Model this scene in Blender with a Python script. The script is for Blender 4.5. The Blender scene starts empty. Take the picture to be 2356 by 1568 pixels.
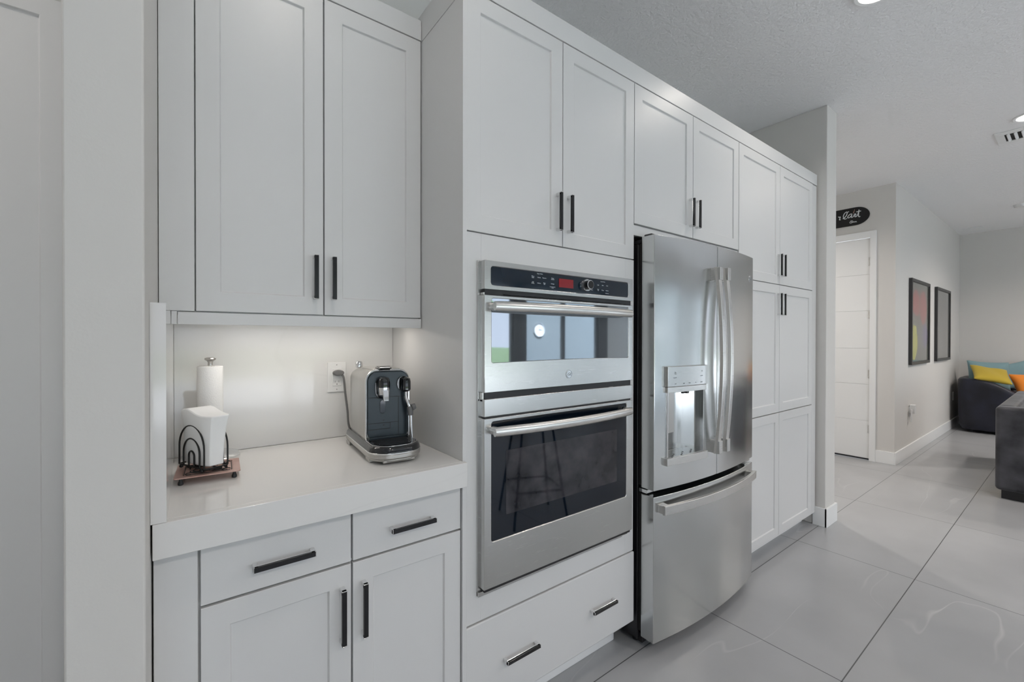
import bpy, bmesh, math, random
from math import pi, sin, cos, radians as R
from mathutils import Vector, Matrix, Euler

random.seed(7)
SC = bpy.context.scene
COL = SC.collection

# ------------------------------------------------------------------ camera
CAM_F, CAM_YAW, CAM_PITCH, CAM_ROLL, CAM_H = 992.418, R(36.9123), R(-.32104), R(.090584), 1.37296
cd = bpy.data.cameras.new('camera'); cam = bpy.data.objects.new('camera', cd); COL.objects.link(cam)
cd.sensor_width = 36; cd.lens = CAM_F / 2356 * 36; cd.clip_start = .02; cd.clip_end = 200
cy, sy, cp, sp, cr, sr = cos(CAM_YAW), sin(CAM_YAW), cos(CAM_PITCH), sin(CAM_PITCH), cos(CAM_ROLL), sin(CAM_ROLL)
v1 = Vector((cy, -sy, 0)); v2 = Vector((-sp*sy, -sp*cy, cp)); fw = Vector((cp*sy, cp*cy, sp))
rt = v1*cr + v2*sr; up = v2*cr - v1*sr
m = Matrix.Identity(4)
for i in range(3):
    m[i][0] = rt[i]; m[i][1] = up[i]; m[i][2] = -fw[i]
m[2][3] = CAM_H
cam.matrix_world = m
SC.camera = cam

# ------------------------------------------------------------------ world, colour
SC.view_settings.view_transform = 'Standard'; SC.view_settings.look = 'None'
SC.view_settings.gamma = 1; SC.view_settings.use_curve_mapping = False
SC.view_settings.exposure = 0.13
w = bpy.data.worlds.new('sky'); SC.world = w; w.use_nodes = True
nt = w.node_tree; bg = nt.nodes['Background']
tc = nt.nodes.new('ShaderNodeTexCoord'); sep = nt.nodes.new('ShaderNodeSeparateXYZ')
rampw = nt.nodes.new('ShaderNodeValToRGB')
nt.links.new(tc.outputs['Generated'], sep.inputs[0]); nt.links.new(sep.outputs['Z'], rampw.inputs[0])
rampw.color_ramp.elements[0].position = 0.0; rampw.color_ramp.elements[0].color = (.80, .86, .97, 1)
rampw.color_ramp.elements[1].position = .6; rampw.color_ramp.elements[1].color = (.62, .78, .93, 1)
nt.links.new(rampw.outputs[0], bg.inputs[0]); bg.inputs[1].default_value = 1.9

H3 = 3.077
sl = bpy.data.lights.new('sun', 'SUN'); sl.energy = 21; sl.angle = R(1); sl.color = (.97, .985, 1)
so_ = bpy.data.objects.new('sun', sl); so_.rotation_euler = (R(-32), 0, R(12)); COL.objects.link(so_)   # high sun behind the house: it reaches the patio only
def area(name, loc, rot, sx, sy_, power, color, spread=180):
    l = bpy.data.lights.new(name, 'AREA'); l.shape = 'RECTANGLE'; l.size = sx; l.size_y = sy_
    l.energy = power; l.color = color; l.spread = R(spread)
    o = bpy.data.objects.new(name, l); o.location = loc; o.rotation_euler = rot; COL.objects.link(o); return o
# portals guiding the skylight through the glazed openings
for nm, loc, rot, a, b in (('skylight_portal', (1.37, -4.72, 1.25), (R(90), 0, 0), 7.74, 2.5),
                           ('skylight_portal', (6.65, -4.72, 1.25), (R(90), 0, 0), 2.2, 2.5),
                           ('skylight_portal', (9.5, -4.72, 1.25), (R(90), 0, 0), 1.2, 2.5),
                           ('skylight_portal', (10.28, -3.75, 1.25), (R(90), 0, R(90)), 1.1, 2.5)):
    p = area(nm, loc, rot, a, b, 1, (1, 1, 1)); p.data.cycles.is_portal = True
LIGHTS_XY = [(2.70, .62), (5.14, .26), (.35, .62), (.35, -1.9), (2.7, -1.9), (5.14, -1.9), (8.0, -1.4), (8.0, -.55), (4.9, 2.6), (-1.1, 1.25)]  # first two are visible fittings; the others are unseen, added as room fill
for i, (x, y) in enumerate(LIGHTS_XY):
    l = bpy.data.lights.new('downlight_lamp', 'AREA'); l.shape = 'DISK'; l.size = .13
    l.energy = (4, 7, 3, 20, 19, 24, 28, 23, 24, 7)[i]; l.color = (1, .92, .845); l.spread = R(150)
    o = bpy.data.objects.new('downlight_lamp', l); o.location = (x, y, H3 - .012); COL.objects.link(o)

# ------------------------------------------------------------------ materials
def mat(name, col=(.8, .8, .8), rough=.5, metal=0, **k):
    mt = bpy.data.materials.new(name); mt.use_nodes = True
    b = mt.node_tree.nodes['Principled BSDF']
    b.inputs['Base Color'].default_value = (*col, 1); b.inputs['Roughness'].default_value = rough
    b.inputs['Metallic'].default_value = metal
    for kk, v in k.items(): b.inputs[kk.replace('_', ' ')].default_value = v
    return mt
def N(mt, typ, **k):
    n = mt.node_tree.nodes.new(typ)
    for kk, v in k.items(): setattr(n, kk, v)
    return n
def Lk(mt, a, b): mt.node_tree.links.new(a, b)
def bump(mt, scale, strength, dist=.001, detail=2, coord='Object', stretch=None):
    b = mt.node_tree.nodes['Principled BSDF']
    t = N(mt, 'ShaderNodeTexCoord'); n = N(mt, 'ShaderNodeTexNoise'); bp = N(mt, 'ShaderNodeBump')
    n.inputs['Scale'].default_value = scale; n.inputs['Detail'].default_value = detail
    bp.inputs['Strength'].default_value = strength; bp.inputs['Distance'].default_value = dist
    src = t.outputs[coord]
    if stretch:
        mp = N(mt, 'ShaderNodeMapping'); mp.inputs['Scale'].default_value = stretch
        Lk(mt, src, mp.inputs[0]); src = mp.outputs[0]
    Lk(mt, src, n.inputs['Vector']); Lk(mt, n.outputs[0], bp.inputs['Height']); Lk(mt, bp.outputs[0], b.inputs['Normal'])
    return n, bp
def mottle(mt, c1, c2, scale, detail=4, lo=.35, hi=.65):
    b = mt.node_tree.nodes['Principled BSDF']
    t = N(mt, 'ShaderNodeTexCoord'); n = N(mt, 'ShaderNodeTexNoise'); r = N(mt, 'ShaderNodeValToRGB')
    n.inputs['Scale'].default_value = scale; n.inputs['Detail'].default_value = detail
    r.color_ramp.elements[0].position = lo; r.color_ramp.elements[1].position = hi
    r.color_ramp.elements[0].color = (*c1, 1); r.color_ramp.elements[1].color = (*c2, 1)
    Lk(mt, t.outputs['Object'], n.inputs['Vector']); Lk(mt, n.outputs[0], r.inputs[0]); Lk(mt, r.outputs[0], b.inputs['Base Color'])

M = {}
M['paint'] = mat('white_cabinet_paint', (.69, .69, .687), .38, Coat_Weight=.15, Coat_Roughness=.3); bump(M['paint'], 220, .04)
M['carcass'] = mat('cabinet_carcass', (.78, .78, .77), .6); bump(M['carcass'], 100, .03)
M['gap'] = mat('dark_recess', (.03, .03, .03), .9); bump(M['gap'], 50, .1)
M['wall'] = mat('wall_paint', (.67, .655, .63), .7); bump(M['wall'], 160, .12, .0015)
M['wallfar'] = M['wall']
M['trim'] = mat('white_trim_paint', (.84, .85, .85), .4); bump(M['trim'], 120, .03)
M['ceiling'] = mat('ceiling_texture', (.88, .88, .885), .85); n_, b_ = bump(M['ceiling'], 60, .8, .008, 5)
M['black'] = mat('black_plastic', (.012, .012, .014), .35); bump(M['black'], 300, .05)
M['blackgloss'] = mat('black_gloss', (.006, .007, .009), .08, Coat_Weight=.6, Coat_Roughness=.05); bump(M['blackgloss'], 20, .01)
M['glassblack'] = mat('black_oven_glass', (.003, .007, .014), .03, Specular_IOR_Level=.5); bump(M['glassblack'], 3, .01)
M['glassmicro'] = mat('mirrored_oven_glass', (.42, .47, .52), .03, .85); bump(M['glassmicro'], 2, .01)
M['panelblack'] = mat('control_panel_glass', (.010, .020, .034), .08, Specular_IOR_Level=.7); bump(M['panelblack'], 3, .01)
def steel(name, col, rough, wob, stretch=(1, 1, .25)):
    s = mat(name, col, rough, 1, Anisotropic=.4)
    nn, bb = bump(s, 5, wob, .02, 1, stretch=stretch)
    # fine brushed grain breaking up the roughness
    t = N(s, 'ShaderNodeTexCoord'); mp = N(s, 'ShaderNodeMapping'); n2 = N(s, 'ShaderNodeTexNoise'); mr = N(s, 'ShaderNodeMapRange')
    mp.inputs['Scale'].default_value = (4, 4, 400); n2.inputs['Scale'].default_value = 3
    mr.inputs['To Min'].default_value = rough*.85; mr.inputs['To Max'].default_value = rough*1.25
    Lk(s, t.outputs['Object'], mp.inputs[0]); Lk(s, mp.outputs[0], n2.inputs['Vector']); Lk(s, n2.outputs[0], mr.inputs[0])
    Lk(s, mr.outputs[0], s.node_tree.nodes['Principled BSDF'].inputs['Roughness'])
    return s
M['steel'] = steel('brushed_stainless', (.61, .61, .60), .24, .06)
M['steelf'] = steel('fridge_stainless', (.64, .65, .645), .18, .22)
M['steelh'] = steel('handle_stainless', (.70, .69, .67), .28, .0)
M['chrome'] = mat('satin_chrome', (.78, .78, .78), .16, 1); bump(M['chrome'], 40, .01)
M['handleblack'] = mat('handle_black_inlay', (.008, .008, .010), .22); bump(M['handleblack'], 90, .03)
M['coffeegrey'] = mat('coffee_machine_steel', (.50, .49, .47), .3, .9); bump(M['coffeegrey'], 60, .02)
M['coffeedark'] = mat('dark_blue_grey_plastic', (.022, .033, .042), .28, .2); bump(M['coffeedark'], 90, .02)
M['plug'] = mat('grey_plastic', (.16, .16, .16), .5); bump(M['plug'], 60, .03)
M['white'] = mat('white_plastic', (.80, .80, .79), .35); bump(M['white'], 60, .02)
M['paper'] = mat('paper_towel', (.86, .86, .85), .95); bump(M['paper'], 260, .5, .002)
M['napkin'] = mat('paper_napkin', (.84, .85, .85), .95); bump(M['napkin'], 40, .25, .002)
M['wire'] = mat('black_iron_wire', (.010, .010, .010), .35, .3); bump(M['wire'], 90, .05)
M['copper'] = mat('pink_copper', (.56, .36, .31), .38, .55); mottle(M['copper'], (.50, .30, .25), (.62, .42, .37), 22)
M['red'] = mat('red_display', (.14, .008, .012), .2, Emission_Color=(.6, .02, .03, 1), Emission_Strength=.12); bump(M['red'], 20, .01)
M['letters'] = mat('pale_lettering', (.62, .66, .68), .5); bump(M['letters'], 20, .01)
M['greyletters'] = mat('grey_lettering', (.20, .22, .23), .5); bump(M['greyletters'], 20, .01)
M['whitepaint'] = mat('white_brush_paint', (.80, .82, .85), .5); bump(M['whitepaint'], 20, .01)
M['pinkpaint'] = mat('pink_mark', (.42, .24, .21), .5); bump(M['pinkpaint'], 20, .01)
M['velvetdark'] = mat('black_velvet', (.012, .014, .028), .5, Sheen_Weight=.08, Sheen_Roughness=.4); mottle(M['velvetdark'], (.004, .005, .011), (.012, .014, .030), 5); 
M['velvetgrey'] = mat('charcoal_velvet', (.05, .05, .06), .6, Sheen_Weight=.3, Sheen_Roughness=.35); mottle(M['velvetgrey'], (.010, .011, .015), (.065, .065, .075), 6, 6, .35, .68)
M['teal'] = mat('teal_fabric', (.20, .32, .345), .85, Sheen_Weight=.2); bump(M['teal'], 220, .15)
M['yellow'] = mat('mustard_fabric', (.50, .36, .03), .8, Sheen_Weight=.2); bump(M['yellow'], 220, .15)
M['orange'] = mat('orange_fabric', (.80, .24, .02), .8, Sheen_Weight=.2); bump(M['orange'], 220, .15)
M['greyfab'] = mat('light_grey_fabric', (.36, .36, .33), .85); bump(M['greyfab'], 220, .15)
M['framegrey'] = mat('picture_frame_front', (.035, .035, .036), .35); bump(M['framegrey'], 60, .02)
M['lawn'] = mat('lawn', (.10, .14, .06), .95); mottle(M['lawn'], (.07, .11, .045), (.12, .17, .08), 3)
M['stucco'] = mat('blue_grey_stucco', (.17, .20, .215), .9); bump(M['stucco'], 30, .2)
M['deckblack'] = mat('matt_black_paint', (.003, .003, .004), .6); bump(M['deckblack'], 40, .02)
M['stippled'] = mat('stippled_oven_screen', (.05, .05, .055), .04, Specular_IOR_Level=.5); mottle(M['stippled'], (.008, .010, .015), (.050, .048, .056), 14, 8, .3, .7)
M['patio'] = mat('pale_patio_paving', (.64, .66, .68), .8); bump(M['patio'], 8, .1)
M['leaf'] = mat('tree_leaves', (.05, .11, .03), .8); mottle(M['leaf'], (.03, .08, .02), (.12, .18, .07), 4)
M['bark'] = mat('tree_bark', (.14, .10, .07), .9); bump(M['bark'], 30, .4)
M['clockface'] = mat('clock_face', (.75, .78, .80), .5); bump(M['clockface'], 20, .01)
def emit(name, col, s):
    e = mat(name, (0, 0, 0), .5); b = e.node_tree.nodes['Principled BSDF']
    b.inputs['Emission Color'].default_value = (*col, 1); b.inputs['Emission Strength'].default_value = s; bump(e, 10, .0)
    return e
M['lamp'] = emit('lit_lamp_diffuser', (1, .93, .84), 9)
M['led'] = emit('lit_led_strip', (1, .93, .82), 6)
M['blueled'] = emit('dispenser_light', (.35, .4, 1), .6)
# window glass: clear sheet that mirrors a little
g = bpy.data.materials.new('window_glass'); g.use_nodes = True; M['glass'] = g
gt = g.node_tree; gt.nodes.remove(gt.nodes['Principled BSDF']); out = gt.nodes['Material Output']
tr = gt.nodes.new('ShaderNodeBsdfTransparent'); gl = gt.nodes.new('ShaderNodeBsdfGlossy'); mx = gt.nodes.new('ShaderNodeMixShader'); fr = gt.nodes.new('ShaderNodeFresnel')
tr.inputs[0].default_value = (.97, .965, .97, 1); gl.inputs['Roughness'].default_value = .01
mx.inputs[0].default_value = .04; gt.nodes.remove(fr); gt.links.new(tr.outputs[0], mx.inputs[1]); gt.links.new(gl.outputs[0], mx.inputs[2]); gt.links.new(mx.outputs[0], out.inputs[0])

def veined(name, base, dark, vein, rough, vscale, width, amount, coat=.2):
    q = mat(name, base, rough, Coat_Weight=coat, Coat_Roughness=.06)
    b = q.node_tree.nodes['Principled BSDF']
    t = N(q, 'ShaderNodeTexCoord')
    n1 = N(q, 'ShaderNodeTexNoise'); n1.inputs['Scale'].default_value = vscale*.8; n1.inputs['Detail'].default_value = 5
    r1 = N(q, 'ShaderNodeValToRGB'); r1.color_ramp.elements[0].color = (*dark, 1); r1.color_ramp.elements[1].color = (*base, 1)
    r1.color_ramp.elements[0].position = .3; r1.color_ramp.elements[1].position = .7
    Lk(q, t.outputs['Object'], n1.inputs['Vector']); Lk(q, n1.outputs[0], r1.inputs[0])
    mp = N(q, 'ShaderNodeMapping'); mp.inputs['Rotation'].default_value = (.2, .1, .6); mp.inputs['Scale'].default_value = (.38, 1.7, 1)
    n2 = N(q, 'ShaderNodeTexNoise'); n2.inputs['Scale'].default_value = vscale; n2.inputs['Detail'].default_value = 2.5; n2.inputs['Distortion'].default_value = .12
    Lk(q, t.outputs['Object'], mp.inputs[0]); Lk(q, mp.outputs[0], n2.inputs['Vector'])
    sb = N(q, 'ShaderNodeMath', operation='SUBTRACT'); sb.inputs[1].default_value = .5
    ab = N(q, 'ShaderNodeMath', operation='ABSOLUTE'); mr = N(q, 'ShaderNodeMapRange')
    mr.inputs['From Min'].default_value = 0; mr.inputs['From Max'].default_value = width; mr.inputs['To Min'].default_value = 1; mr.inputs['To Max'].default_value = 0
    n3 = N(q, 'ShaderNodeTexNoise'); n3.inputs['Scale'].default_value = vscale*1.7
    mr3 = N(q, 'ShaderNodeMapRange'); mr3.inputs['From Min'].default_value = .42; mr3.inputs['From Max'].default_value = .72; mr3.inputs['To Max'].default_value = amount
    Lk(q, t.outputs['Object'], n3.inputs['Vector']); Lk(q, n3.outputs[0], mr3.inputs[0])
    mu = N(q, 'ShaderNodeMath', operation='MULTIPLY')
    Lk(q, n2.outputs[0], sb.inputs[0]); Lk(q, sb.outputs[0], ab.inputs[0]); Lk(q, ab.outputs[0], mr.inputs[0])
    Lk(q, mr.outputs[0], mu.inputs[0]); Lk(q, mr3.outputs[0], mu.inputs[1])
    mix = N(q, 'ShaderNodeMix', data_type='RGBA'); Lk(q, mu.outputs[0], mix.inputs[0]); Lk(q, r1.outputs[0], mix.inputs[6]); mix.inputs[7].default_value = (*vein, 1)
    return q, mix, b, t
q, mix, b, t = veined('white_quartz', (.76, .755, .74), (.73, .725, .715), (.60, .59, .59), .10, 1.6, .005, .35)
Lk(q, mix.outputs[2], b.inputs['Base Color']); M['quartz'] = q
q, mix, b, t = veined('grey_porcelain_tile', (.475, .483, .495), (.325, .33, .337), (.66, .66, .65), .30, 1.0, .0020, .65, .1)
br = N(q, 'ShaderNodeTexBrick'); mp = N(q, 'ShaderNodeMapping'); br.offset = 0; br.squash = 1
br.inputs['Scale'].default_value = 1; br.inputs['Brick Width'].default_value = 1.225; br.inputs['Row Height'].default_value = .594
br.inputs['Mortar Size'].default_value = .0022; br.inputs['Mortar Smooth'].default_value = .1; br.inputs['Bias'].default_value = 0
br.inputs['Color1'].default_value = (1, 1, 1, 1); br.inputs['Color2'].default_value = (.93, .93, .93, 1); br.inputs['Mortar'].default_value = (.2, .2, .2, 1)
mp.inputs['Location'].default_value = (-2.095 + 1.225*4, -.582 + .594*12, 0)
Lk(q, t.outputs['Object'], mp.inputs[0]); Lk(q, mp.outputs[0], br.inputs['Vector'])
mul = N(q, 'ShaderNodeMix', data_type='RGBA', blend_type='MULTIPLY'); mul.inputs[0].default_value = 1
Lk(q, mix.outputs[2], mul.inputs[6]); Lk(q, br.outputs['Color'], mul.inputs[7]); Lk(q, mul.outputs[2], b.inputs['Base Color']); M['floor'] = q

# ------------------------------------------------------------------ helpers
def NB(): return bmesh.new()
def bx(bm, x0, x1, y0, y1, z0, z1, mi=0):
    vs = [bm.verts.new((x, y, z)) for x in (x0, x1) for y in (y0, y1) for z in (z0, z1)]
    for f in ((0, 1, 3, 2), (4, 6, 7, 5), (0, 4, 5, 1), (2, 3, 7, 6), (0, 2, 6, 4), (1, 5, 7, 3)):
        bm.faces.new([vs[i] for i in f]).material_index = mi
def ringloft(bm, rings, cap=True, mi=0, closed=True):
    rs = [[bm.verts.new(p) for p in r] for r in rings]
    n = len(rs[0])
    for a, b_ in zip(rs, rs[1:]):
        for i in range(n if closed else n-1):
            bm.faces.new((a[i], a[(i+1) % n], b_[(i+1) % n], b_[i])).material_index = mi
    if cap:
        bm.faces.new(rs[0][::-1]).material_index = mi; bm.faces.new(rs[-1]).material_index = mi
    return rs
def cyl(bm, p0, p1, r0, r1=None, n=24, mi=0):
    r1 = r0 if r1 is None else r1
    p0 = Vector(p0); p1 = Vector(p1); d = (p1-p0).normalized()
    a = d.orthogonal().normalized(); c = d.cross(a)
    ringloft(bm, [[p + a*r*cos(2*pi*i/n) + c*r*sin(2*pi*i/n) for i in range(n)] for p, r in ((p0, r0), (p1, r1))], mi=mi)
def lathe(bm, prof, c=(0, 0, 0), n=32, mi=0):
    ringloft(bm, [[(c[0]+r*cos(2*pi*i/n), c[1]+r*sin(2*pi*i/n), c[2]+z) for i in range(n)] for r, z in prof], mi=mi)
def tube(bm, pts, r, n=8, mi=0, cap=True, squash=None):
    pts = [Vector(p) for p in pts]; rings = []; a = None
    for i, p in enumerate(pts):
        d = (pts[min(i+1, len(pts)-1)] - pts[max(i-1, 0)]).normalized()
        if a is None: a = d.orthogonal().normalized()
        a = (a - d*a.dot(d)).normalized(); c = d.cross(a)
        rr = r[i] if isinstance(r, (list, tuple)) else r
        rings.append([p + a*rr*cos(2*pi*k/n) + c*rr*sin(2*pi*k/n) for k in range(n)])
    ringloft(bm, rings, cap, mi)
def rrect(x0, x1, z0, z1, r, n=5):
    pts = []
    for (cx, cz, a0) in ((x1-r, z1-r, 0), (x0+r, z1-r, 90), (x0+r, z0+r, 180), (x1-r, z0+r, 270)):
        for k in range(n+1):
            a = R(a0 + 90*k/n); pts.append((cx+r*cos(a), cz+r*sin(a)))
    return pts
def prism_y(bm, pts, y0, y1, mi=0):      # outline in XZ extruded along Y
    ringloft(bm, [[(x, y0, z) for x, z in pts], [(x, y1, z) for x, z in pts]], mi=mi)
def prism_z(bm, pts, z0, z1, mi=0):
    ringloft(bm, [[(x, y, z0) for x, y in pts], [(x, y, z1) for x, y in pts]], mi=mi)
def catmull(pts, k=6):
    pts = [Vector(p) for p in pts]; P = [pts[0]*2-pts[1]] + pts + [pts[-1]*2-pts[-2]]; out = []
    for i in range(1, len(P)-2):
        for j in range(k):
            t_ = j/k; a, b_, c, d = P[i-1:i+3]
            out.append(.5*((2*b_)+(c-a)*t_+(2*a-5*b_+4*c-d)*t_*t_+(3*b_-a-3*c+d)*t_**3))
    return out + [pts[-1]]

def wloc(o):
    v = Vector((0, 0, 0))
    while o is not None: v += o.location; o = o.parent
    return v
def obj(name, bm, mats, parent=None, loc=None, bevel=0, smooth=False, local=False, segs=2, sub=0):
    me = bpy.data.meshes.new(name)
    bmesh.ops.recalc_face_normals(bm, faces=bm.faces[:])
    o = bpy.data.objects.new(name, me)
    if parent is not None:
        o.parent = parent
        if not local: bmesh.ops.translate(bm, verts=bm.verts[:], vec=-wloc(parent))
    else:
        if loc is None:
            xs = [v.co for v in bm.verts]
            loc = ((min(v.x for v in xs)+max(v.x for v in xs))/2, (min(v.y for v in xs)+max(v.y for v in xs))/2, min(v.z for v in xs))
        o.location = loc
        if not local: bmesh.ops.translate(bm, verts=bm.verts[:], vec=-Vector(loc))
    bm.to_mesh(me); bm.free()
    for mm in (mats if isinstance(mats, (list, tuple)) else [mats]): me.materials.append(M[mm])
    COL.objects.link(o)
    if sub:
        s_ = o.modifiers.new('sub', 'SUBSURF'); s_.levels = sub; s_.render_levels = sub
    if bevel:
        bv = o.modifiers.new('bevel', 'BEVEL'); bv.width = bevel; bv.segments = segs; bv.limit_method = 'ANGLE'; bv.angle_limit = R(40)
    if smooth or bevel:
        for p in me.polygons: p.use_smooth = True
        if not sub:
            try: me.set_sharp_from_angle(angle=R(38))
            except Exception: pass
        if bevel:
            wn = o.modifiers.new('wn', 'WEIGHTED_NORMAL'); wn.keep_sharp = True
    return o
def thing(name, label, cat, loc, rotz=0, group=None):
    o = bpy.data.objects.new(name, None); COL.objects.link(o); o.location = loc; o.rotation_euler = (0, 0, rotz)
    o.empty_display_size = .1; o['label'] = label; o['category'] = cat
    if group: o['group'] = group
    return o
def tag(o, label, cat, group=None):
    o['label'] = label; o['category'] = cat
    if group: o['group'] = group
    return o
def struct(name, bm, mt, parent=None, bevel=0):
    o = obj(name, bm, mt, parent, loc=None if parent else (0, 0, 0), bevel=bevel)
    if parent is None: o['kind'] = 'structure'
    return o
def text_bm(items, extrude=.0004):
    """items: (string, size, matrix[, align]) -> one bmesh of lettering"""
    bm = NB()
    for it in items:
        s, size, mw = it[:3]
        cu = bpy.data.curves.new('t', 'FONT'); cu.body = s; cu.size = size; cu.extrude = extrude; cu.align_x = 'CENTER'; cu.align_y = 'CENTER'
        cu.resolution_u = 2; cu.space_line = .85
        if len(it) > 3: cu.shear = it[3]
        to = bpy.data.objects.new('t', cu); COL.objects.link(to)
        dg = bpy.context.evaluated_depsgraph_get(); me = bpy.data.meshes.new_from_object(to.evaluated_get(dg))
        me.transform(mw); bm.from_mesh(me)
        bpy.data.objects.remove(to); bpy.data.curves.remove(cu); bpy.data.meshes.remove(me)
    return bm
def FY(x, y, z): return Matrix.Translation((x, y, z)) @ Matrix.Rotation(pi/2, 4, 'X')          # reads when seen from -Y

# ------------------------------------------------------------------ structure
D = 1.198            # front plane of doors and drawers
YB = 1.79            # wall behind the cabinets
bm = NB(); bx(bm, -3.2, 10.6, -5.0, 4.6, -.06, 0); struct('floor', bm, 'floor')
bm = NB(); bx(bm, -3.2, 10.6, -5.0, 4.6, H3, H3+.1); struct('ceiling', bm, 'ceiling')
bm = NB(); bx(bm, -.064, 3.721, YB, YB+.12, 0, H3); struct('wall_back', bm, 'wall')
bm = NB(); bx(bm, -.172, -.064, 1.05, 2.5, 0, H3); struct('wall_left', bm, 'wall', bevel=.004)
bm = NB(); bx(bm, 3.721, 3.915, 1.139, 4.5, 0, H3); struct('wall_right', bm, 'wall', bevel=.004)
bm = NB(); bx(bm, 6.161, 10.2, 1.251, 1.40, 0, H3); struct('wall_living', bm, 'wall')
bm = NB(); bx(bm, 6.161, 6.30, 1.40, 1.465, 0, H3); bx(bm, 6.161, 6.30, 1.465, 2.30, 2.525, H3); bx(bm, 6.161, 6.30, 2.30, 4.5, 0, H3)
struct('wall_hall', bm, 'wall')
bm = NB(); bx(bm, 10.093, 10.25, -4.6, -4.3, 0, H3); bx(bm, 10.093, 10.25, -3.2, 1.251, 0, H3); bx(bm, 10.093, 10.25, -4.3, -3.2, 2.5, H3); struct('wall_far', bm, 'wall')
bm = NB(); bx(bm, 3.915, 6.161, 4.4, 4.5, 0, H3); struct('wall_hall_end', bm, 'wall')
bm = NB(); bx(bm, -2.7, -.172, 2.4, 2.5, 0, H3); struct('wall_pantry', bm, 'wall')
# wall with sliding glass doors behind the camera
bm = NB()
bx(bm, -2.7, -2.5, -4.7, -4.6, 0, H3); bx(bm, -2.5, 5.6, -4.7, -4.6, 2.5, H3); bx(bm, 5.6, 8.07, -4.7, -4.6, 2.5, H3)
bx(bm, 8.07, 8.9, -4.7, -4.6, 0, H3); bx(bm, 8.9, 10.25, -4.7, -4.6, 2.5, H3)
struct('wall_front', bm, 'wall')
bm = NB(); bx(bm, -2.7, -2.6, -4.6, 2.5, 0, H3)
struct('wall_side', bm, 'wall')
def window_y(name, x0, x1, z0, z1, y, n):
    root = bpy.data.objects.new(name, None); COL.objects.link(root); root['kind'] = 'structure'; root.location = ((x0+x1)/2, y, z0)
    fb = NB(); t_ = .07
    bx(fb, x0, x1, y-.03, y+.03, z1-t_, z1); bx(fb, x0, x1, y-.03, y+.03, z0, z0+.05)
    wd = (x1-x0)/n
    for i in range(n+1):
        xx = x0+i*wd; a = max(x0, xx-t_*.6); c = min(x1, xx+t_*.6); bx(fb, a, c, y-.035, y+.035, z0, z1)
    obj('window_frame', fb, 'black', root)
    for i in range(n):
        gb = NB(); bx(gb, x0+i*wd+.05, x0+(i+1)*wd-.05, y-.003, y+.003, z0+.05, z1-t_); obj('window_pane', gb, 'glass', root)
window_y('window_1', -2.5, 5.24, 0, 2.5, -4.65, 4)
window_y('window_2', 5.56, 7.75, 0, 2.5, -4.65, 2)
window_y('window_4', 8.9, 10.09, 0, 2.5, -4.65, 1)
root = bpy.data.objects.new('window_added', None); COL.objects.link(root); root['kind'] = 'structure'; root.location = (10.16, -3.75, 0)  # unseen window, added to brighten the fridge reflection and the floor
fb = NB(); bx(fb, 10.12, 10.2, -4.3, -3.2, 0, .06); bx(fb, 10.12, 10.2, -4.3, -3.2, 2.43, 2.5)
for yy in (-4.3, -3.26): bx(fb, 10.12, 10.2, yy, yy+.06, 0, 2.5)
obj('window_frame', fb, 'black', root)
gb = NB(); bx(gb, 10.157, 10.163, -4.24, -3.26, .06, 2.43); obj('window_pane', gb, 'glass', root)
bm = NB(); bx(bm, 5.24, 5.56, -4.72, -4.58, 0, 2.5); struct('trim_1', bm, 'black')
bm = NB(); bx(bm, 7.75, 8.07, -4.72, -4.58, 0, 2.5); struct('trim_2', bm, 'black')
bm = NB(); bx(bm, 7.4, 14.0, -7.3, -7.0, -.06, 3.1); struct('wall_patio', bm, 'stucco')
# baseboards
def base_bm(x0, x1, y0, y1, h=.135):
    bm_ = NB(); bx(bm_, x0, x1, y0, y1, 0, h); return bm_
bm = NB(); bx(bm, 3.707, 3.721, 1.126, 1.215, 0, .135); bx(bm, 3.707, 3.929, 1.125, 1.139, 0, .135); bx(bm, 3.915, 3.929, 1.139, 4.4, 0, .135)
struct('baseboard_right', bm, 'trim', bevel=.002)
bm = NB(); bx(bm, 6.147, 10.08, 1.237, 1.251, 0, .135); struct('baseboard_living', bm, 'trim', bevel=.002)
bm = NB(); bx(bm, 6.147, 6.161, 1.251, 1.412, 0, .135); bx(bm, 6.147, 6.161, 2.36, 4.4, 0, .135); struct('baseboard_hall', bm, 'trim', bevel=.002)
bm = NB(); bx(bm, 10.079, 10.093, -3.2, 1.237, 0, .135); struct('baseboard_far', bm, 'trim', bevel=.002)
# hall door
root = bpy.data.objects.new('door_1', None); COL.objects.link(root); root['kind'] = 'structure'; root.location = (6.161, 1.88, 0)
bm = NB()
bx(bm, 6.143, 6.161, 1.412, 1.468, 0, 2.592); bx(bm, 6.143, 6.161, 2.297, 2.353, 0, 2.592); bx(bm, 6.143, 6.161, 1.468, 2.297, 2.52, 2.592)
obj('door_casing', bm, 'trim', root, bevel=.002)
bm = NB()
zz = [.02, .445, .86, 1.268, 1.696, 2.106, 2.516]
for a, c in zip(zz, zz[1:]): bx(bm, 6.166, 6.20, 1.472, 2.293, a+.002, c-.002)
bx(bm, 6.170, 6.198, 1.472, 2.293, .02, 2.516)
obj('door_panel', bm, 'trim', root, bevel=.001)
for z in (2.25, 1.655, .98, .355):
    bm = NB(); cyl(bm, (6.158, 1.471, z-.045), (6.158, 1.471, z+.045), .007); bx(bm, 6.160, 6.168, 1.462, 1.485, z-.045, z+.045)
    obj('door_hinge', bm, 'chrome', root, smooth=True)
bm = NB(); cyl(bm, (6.166, 2.23, 1.0), (6.12, 2.23, 1.0), .012); cyl(bm, (6.166, 2.23, 1.0), (6.158, 2.23, 1.0), .03); tube(bm, [(6.12, 2.235, 1.0), (6.118, 2.18, 1.0), (6.12, 2.11, 1.0)], .009)
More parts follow.
